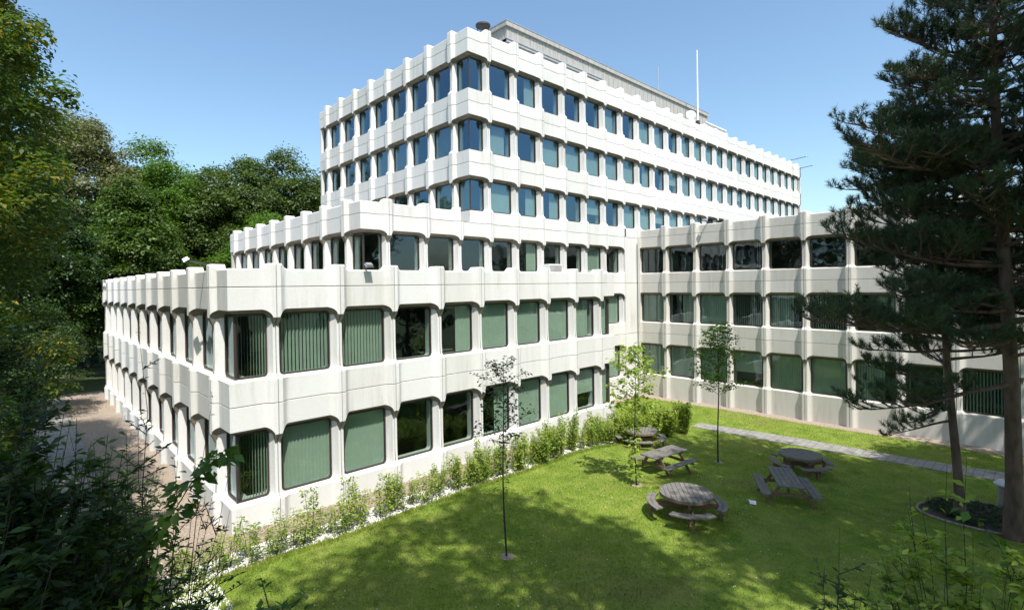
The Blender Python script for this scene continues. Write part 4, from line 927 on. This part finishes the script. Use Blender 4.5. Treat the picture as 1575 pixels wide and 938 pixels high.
shrub('dark_shrub', 'dark shrub with lower crown beside the white corner stones', 0.5, 5.3, 4.1, 0.7, 80, 26, 0.075, 'lf_green', 95, group=GF, fmin=0.3)
shrub('wispy_shrub', 'upright thin leaved shrub beside the grey side path', 0.7, 8.6, 4.3, 1.1, 50, 18, 0.085, 'lf_green', 96, group=GF, wr=0.35, fmin=0.3)
shrub('dark_shrub', 'broad shrub on the grass left of the grey side path', -1.1, 11.0, 4.6, 1.5, 60, 22, 0.10, 'lf_green', 97, group=GF, fmin=0.2)
shrub('dark_shrub', 'tall loose shrub growing over the side path next to the brown mulch', 1.5, 13.0, 4.2, 1.3, 46, 18, 0.09, 'lf_dark', 106, group=GF, fmin=0.15)
tree('bushy_tree', 'low bushy tree between the side path and the yellowing tree', 'tree', -1.6, 24.5, 6.3, 1.9, 3.2, 0.4, MT['lf_dark'], None, 120, 170, 0.13, 0.12, 98)
tree('bushy_tree', 'dark bushy tree hiding the far end of the side path', 'tree', 0.2, 38.5, 7.0, 2.2, 2.6, 0.4, MT['lf_dark'], None, 120, 160, 0.15, 0.14, 99)
# leafy branch hanging out over the corner, lower left
def spray(name, label, pts, leaf, per, mat, seed, thick=0.012, wr=0.62):
    rng = np.random.default_rng(seed); b = pts[0]; root = empty(name, b, label, 'branch'); m = MB(); Pt = [Vector(p)-Vector(b) for p in pts]; m.tube(Pt, [thick*(1-0.8*i/(len(Pt)-1)) for i in range(len(Pt))], 6); P = []; Dv = []
    for k in range(per):
        u = 0.25+0.75*rng.random(); t = u*(len(Pt)-1); i = min(int(t), len(Pt)-2); w_ = Pt[i].lerp(Pt[i+1], t-i); ab = rng.uniform(0, 2*PI); of = rng.uniform(0, 0.10)
        P.append((w_.x+math.cos(ab)*of, w_.y+math.sin(ab)*of, w_.z+rng.uniform(-0.06, 0.05))); Dv.append((math.cos(ab), math.sin(ab), rng.uniform(-1.1, 0.2)))
    m.obj('stem', MT['stem'], root); P = np.array(P); Dv = unit(np.array(Dv)); Nn = unit(rng.normal(size=P.shape)*0.5+np.array([0, 0, 1.0])); L = leaf*rng.uniform(0.6, 1.25, len(P))
    V, F = leaf_mesh(P, Dv, Nn, L, L*wr, 0.12); link('foliage', mesh_np('foliage', V, F, MT[mat]), root); return root
spray('leafy_sapling', 'sapling with broad fresh green leaves arching over to the low wing corner', [(0.5, 4.6, gzf(0.5, 4.6)), (0.55, 4.7, 4.0), (0.75, 4.65, 5.0), (0.98, 4.5, 5.45), (1.2, 4.4, 5.68)], 0.095, 260, 'lf_bright', 101)
shrub('low_shrub', 'small fresh green shrub at the bottom edge left of the lawn', 1.45, 4.0, 2.25, 0.35, 14, 12, 0.08, 'lf_bright', 102, wr=0.6, fmin=0.6)
shrub('leafy_shrub', 'light green compound leaved shrub at the bottom right corner', 6.5, 0.65, 4.5, 0.8, 50, 22, 0.10, 'lf_lime', 103, wr=0.5, fmin=0.5)
shrub('leafy_shrub', 'sparse leafy shrub left of the bottom right corner', 6.7, 1.7, 3.5, 0.7, 18, 8, 0.08, 'lf_green', 104, wr=0.45, fmin=0.5)
spray('leafy_sapling', 'sapling with pale leaves poking in from the right edge', [(6.8, 0.1, gzf(6.8, .1)), (6.8, 0.15, 3.6), (6.6, 0.35, 4.4), (6.5, 0.6, 4.75)], 0.11, 40, 'lf_bright', 105)

# planted bed round the pines
def disc(name, x, y, r, dz, mat, wob=0.15):
    n = 40; vs = [(x, y, gzf(x, y)+dz+0.05)]; 
    for rr_ in (0.5, 1.0):
        for i in range(n):
            a = 2*PI*i/n; q = r*rr_*(1+wob*math.sin(3*a+1)*0.5); X_, Y_ = x+q*math.cos(a), y+q*math.sin(a); vs.append((X_, Y_, gzf(X_, Y_)+dz+(0.05 if rr_ < 1 else 0)))
    fs = [(0, 1+i, 1+(i+1) % n) for i in range(n)]+[(1+i, 1+n+i, 1+n+(i+1) % n, 1+(i+1) % n) for i in range(n)]
    m = MB(); m.add(vs, fs); return tag(m.obj(name, mat), kind='structure')
disc('planting_bed', 22.0, 1.5, 1.75, 0.03, MT['darksoil'])
rngb = np.random.default_rng(8); K = 90; aa = rngb.uniform(0, 2*PI, K); rr_ = 1.5*np.sqrt(rngb.random(K)); bx_, by_ = 22.0+rr_*np.cos(aa), 1.5+rr_*np.sin(aa)
P = np.stack([bx_, by_, gz(bx_, by_)+0.14], -1); V, F = scatter_leaves(P, rngb.uniform(0.1, 0.22, K), 45, 0.09, rng=rngb); tag(link('ground_cover', mesh_np('ground_cover', V, F, MT['lf_dark'])), 'low dark ground cover in the bed around the pines', 'ground cover', kind='stuff')
n = 44; m = MB(); pts = []
for i in range(n+1): a = 2*PI*i/n; q = 1.78*(1+0.075*math.sin(3*a+1)); X_, Y_ = 22.0+q*math.cos(a), 1.5+q*math.sin(a); pts.append((X_, Y_, gzf(X_, Y_)+0.06))
m.tube(pts, 0.04, 6, False); tag(m.obj('bed_edging', MT['soil'], None, True), 'low brown edging round the planted bed', 'edging')

# bare earth patches
def patch(x, y, r): return disc('bare_patch', x, y, r, 0.024, MT['soil'], 0.6)

# ------------------------------------------------------------------ picnic tables, bin, litter, car
def round_table(label, x, y, rz):
    e = empty('round_picnic_table', (x, y, gzf(x, y)+0.01), label, 'picnic table', 'wooden picnic tables on the lawn', rz)
    m = MB(); rT = 0.75; nb = 11; wB = 2*rT/nb
    for i in range(nb):   # boards cut to a circle
        y0 = -rT+i*wB+0.006; y1 = y0+wB-0.012; K = 5
        lo = []; hi = []
        for j in range(K+1):
            yy = y0+(y1-y0)*j/K; hx = math.sqrt(max(0.0, rT*rT-yy*yy)); lo.append((-hx, yy)); hi.append((hx, yy))
        poly = lo+hi[::-1]; n_ = len(poly); m.add([(p[0], p[1], 0.71) for p in poly]+[(p[0], p[1], 0.75) for p in poly], [tuple(reversed(range(n_))) if False else tuple(range(n_)), tuple(range(2*n_-1, n_-1, -1))]+[(k_, n_+k_, n_+(k_+1) % n_, (k_+1) % n_) for k_ in range(n_)])
    m.obj('tabletop', MT['wood_grey'], e)
    m = MB()
    for k_ in range(24):
        a0, a1 = 2*PI*k_/24, 2*PI*(k_+1)/24; r0_, r1_ = rT-0.05, rT+0.005
        m.add([(r*math.cos(a), r*math.sin(a), z) for z in (0.66, 0.708) for r, a in ((r0_, a0), (r1_, a0), (r1_, a1), (r0_, a1))], [(3,2,1,0), (4,5,6,7), (1,2,6,5), (3,0,4,7)])
    m.obj('rim', MT['wood_brown'], e)
    m = MB(); m.bar((-1.08, -0.05, 0.36), (1.08, -0.05, 0.36), 0.04, 0.12); m.bar((-1.08, 0.05, 0.36), (1.08, 0.05, 0.36), 0.04, 0.12)
    m.bar((-0.05, -1.08, 0.365), (-0.05, 1.08, 0.365), 0.04, 0.115); m.bar((0.05, -1.08, 0.365), (0.05, 1.08, 0.365), 0.04, 0.115)
    m.bar((-0.62, 0, 0.66), (0.62, 0, 0.66), 0.07, 0.09); m.bar((0, -0.62, 0.655), (0, 0.62, 0.655), 0.07, 0.09); m.obj('frame', MT['wood_brown'], e)
    for q in range(4):
        a = PI/2*q; m = MB(); c_, s_ = math.cos(a), math.sin(a)
        m.bar((0.5*c_, 0.5*s_, 0), (0.5*c_, 0.5*s_, 0.7), 0.085, 0.085); m.bar((0.98*c_, 0.98*s_, 0), (0.98*c_, 0.98*s_, 0.43), 0.085, 0.085); m.obj('leg', MT['wood_brown'], e)
    for q in range(4):
        a = PI/2*q; m = MB(); n_ = 10; vs = []; half_ = 0.60
        for (ra, rb2) in ((0.88, 0.995), (1.005, 1.12)):
            vs = []
            for k_ in range(n_+1):
                b_ = a-half_+2*half_*k_/n_; vs += [(ra*math.cos(b_), ra*math.sin(b_), 0.43), (rb2*math.cos(b_), rb2*math.sin(b_), 0.43), (rb2*math.cos(b_), rb2*math.sin(b_), 0.47), (ra*math.cos(b_), ra*math.sin(b_), 0.47)]
            m.add(vs, [(4*k_+j, 4*k_+(j+1) % 4, 4*k_+4+(j+1) % 4, 4*k_+4+j) for k_ in range(n_) for j in range(4)]+[(3, 2, 1, 0), (4*n_, 4*n_+1, 4*n_+2, 4*n_+3)])
        m.obj('seat', MT['wood_grey'], e)
    return e
def rect_table(label, x, y, rz):
    e = empty('picnic_table', (x, y, gzf(x, y)+0.01), label, 'picnic table', 'wooden picnic tables on the lawn', rz); L = 0.92
    m = MB()
    for i in range(5): y0 = -0.36+i*0.146; m.box(-L, y0, 0.71, L, y0+0.136, 0.75)
    m.obj('tabletop', MT['wood_grey'], e)
    for sgn in (-1, 1):
        m = MB()
        for j in range(2): y0 = sgn*0.70-0.135+j*0.14; m.box(-L, y0, 0.43, L, y0+0.13, 0.47)
        m.obj('seat', MT['wood_grey'], e)
    m = MB()
    for xs_ in (-0.62, 0.62):
        m.bar((xs_, -0.82, 0.385), (xs_, 0.82, 0.385), 0.045, 0.09); m.bar((xs_, -0.34, 0.665), (xs_, 0.34, 0.665), 0.045, 0.09)
    m.bar((-0.55, 0, 0.40), (0, 0, 0.69), 0.045, 0.08); m.bar((0.55, 0, 0.40), (0, 0, 0.69), 0.045, 0.08); m.obj('frame', MT['wood_brown'], e)
    for xs_ in (-0.575, 0.575):
        for sgn in (-1, 1): m = MB(); m.bar((xs_, sgn*0.72, 0.0), (xs_, sgn*0.22, 0.70), 0.045, 0.095); m.obj('leg', MT['wood_brown'], e)
    return e
round_table('nearest round picnic table, half in shade, with curved seats', 14.45, 7.55, math.radians(38))
round_table('round picnic table in the sun beside the lime bushes at the hedge end', 20.75, 13.0, math.radians(28))
round_table('round picnic table in the shade nearest to the footpath', 22.55, 7.0, math.radians(52))
rect_table('rectangular picnic table in the sun, between the lime young tree and the far round table', 17.8, 10.15, math.radians(-8))
rect_table('rectangular picnic table standing in the shade right of the nearest round one', 18.2, 6.1, math.radians(30))
e = empty('litter_bin', (23.9, 1.25, gzf(23.9, 1.25)), 'grey round litter bin with a pale lid beside the pine trunks', 'bin')
m = MB(); m.lathe([(0.2, 0), (0.24, 0.03), (0.25, 0.74), (0.235, 0.76)], 22); m.obj('body', plain('bin_grey', (0.2, 0.2, 0.19), 0.7), e, True)
m = MB(); m.lathe([(0.25, 0.78), (0.34, 0.80), (0.35, 0.84), (0.30, 0.88), (0.12, 0.90)], 22); m.obj('lid', plain('bin_lid', (0.5, 0.53, 0.54), 0.5), e, True)
m = MB(); rr2 = random.Random(2); m.add([(-0.16, -0.1, 0.0), (0.0, -0.13, 0.06), (0.18, -0.05, 0.01), (0.14, 0.12, 0.05), (-0.02, 0.09, 0.09), (-0.15, 0.08, 0.02)], [(0, 1, 4, 5), (1, 2, 3, 4)])
tag(m.obj('paper_litter', MT['whitepaint'], None, False, (16.9, 6.65, gzf(16.9, 6.65)+0.05), 0.6), 'crumpled sheet of white paper lying on the grass between two picnic tables', 'paper')

# furniture seen through two clear panes of the low wing
def desk(label, x, y, z, rz):
    e = empty('desk', (x, y, z), label, 'desk', None, rz)
    m = MB(); m.box(-0.8, -0.38, 0.71, 0.8, 0.38, 0.74); m.obj('desk_top', MT['wood_grey'], e)
    for sx_ in (-0.74, 0.74): m = MB(); m.box(sx_-0.03, -0.33, 0, sx_+0.03, -0.28, 0.71); m.box(sx_-0.029, 0.28, 0, sx_+0.029, 0.33, 0.709); m.obj('leg', MT['metal'], e)
def chair(label, x, y, z, rz, col):
    e = empty('office_chair', (x, y, z), label, 'chair', None, rz); mt = plain('chair_fabric', col, 0.8)
    m = MB(); m.box(-0.24, -0.23, 0.44, 0.24, 0.23, 0.50); m.obj('seat', mt, e); m = MB(); m.add([(-0.22, 0.2, 0.55), (0.22, 0.2, 0.55), (0.22, 0.24, 0.55), (-0.22, 0.24, 0.55), (-0.19, 0.28, 0.98), (0.19, 0.28, 0.98), (0.19, 0.32, 0.97), (-0.19, 0.32, 0.97)], [(0,3,2,1), (4,5,6,7), (0,1,5,4), (1,2,6,5), (2,3,7,6), (3,0,4,7)]); m.obj('backrest', mt, e)
    m = MB(); m.tube([(0,0,0.06), (0,0,0.44)], 0.03, 8); m.bar((0, 0.2, 0.47), (0, 0.27, 0.62), 0.05, 0.02)
    for k_ in range(5): m.bar((0,0,0.08), (0.28*math.cos(k_*1.257), 0.28*math.sin(k_*1.257), 0.04), 0.04, 0.03)
    m.obj('base', MT['dark'], e)
fz = (H1+0.05)*S+ZC
desk('desk with grey top behind the fifth upper window of the low wing', 14.2, 17.0, fz, 0.1)
chair('red office chair behind the fifth upper window of the low wing', 14.6, 17.7, fz, 0.3, (0.5, 0.04, 0.03))
chair('orange office chair behind the fifth upper window of the low wing', 13.7, 16.45, fz+0.05, 2.6, (0.6, 0.2, 0.02))
desk('desk behind the dark fourth upper window of the low wing', 12.2, 17.0, fz, 0.0)
# parked cars glimpsed beyond the far end
def car(label, x, y, rz, col):
    e = empty('parked_car', (x, y, 0), label, 'car', None, rz); mt = plain('car_paint', col, 0.25, 0.3, var=0.03)
    prof = [(-2.1, 0.3), (-2.15, 0.75), (-1.95, 0.95), (-1.35, 1.05), (-0.75, 1.42), (0.55, 1.45), (1.2, 1.02), (2.0, 0.88), (2.15, 0.6), (2.1, 0.3)]
    m = MB(); n_ = len(prof); vs = []
    for yv, k_ in ((-0.86, 1.0), (-0.86, 1.0), (0.86, 1.0)):
        pass
    def yw(z): return 0.88 if z < 0.95 else 0.88-0.25*(z-0.95)/0.5
    vs = [(px_, -yw(pz_), pz_) for px_, pz_ in prof]+[(px_, yw(pz_), pz_) for px_, pz_ in prof]
    m.add(vs, [tuple(range(n_)), tuple(range(2*n_-1, n_-1, -1))]+[(k_, n_+k_, n_+(k_+1) % n_, (k_+1) % n_) for k_ in range(n_)]); m.obj('body', mt, e)
    m = MB()
    for sy in (-1, 1):
        y_ = lambda z: sy*(yw(z)+0.006)
        m.add([(-1.15, y_(1.05), 1.05), (1.0, y_(1.05), 1.05), (0.5, y_(1.38), 1.38), (-0.68, y_(1.38), 1.38)], [(0, 1, 2, 3)])
    m.add([(0.62, -0.7, 1.415), (1.18, -0.78, 1.06), (1.18, 0.78, 1.06), (0.62, 0.7, 1.415)], [(0, 1, 2, 3)]); m.obj('window', MT['dark'], e)
    for wx_ in (-1.3, 1.32):
        for sy in (-1, 1):
            m = MB(); m.tube([(wx_, sy*0.7, 0.32), (wx_, sy*0.9, 0.32)], 0.32, 18); wo = m.obj('wheel', MT['dark'], e); m = MB(); m.tube([(wx_, sy*0.89, 0.32), (wx_, sy*0.91, 0.32)], 0.19, 14); m.obj('rim', MT['metal'], wo)
    return e
car('blue car parked beneath the trees past the far end of the low wing', 3.4, 60.5, 0.25, (0.012, 0.05, 0.14))
print('objects', len(bpy.data.objects))
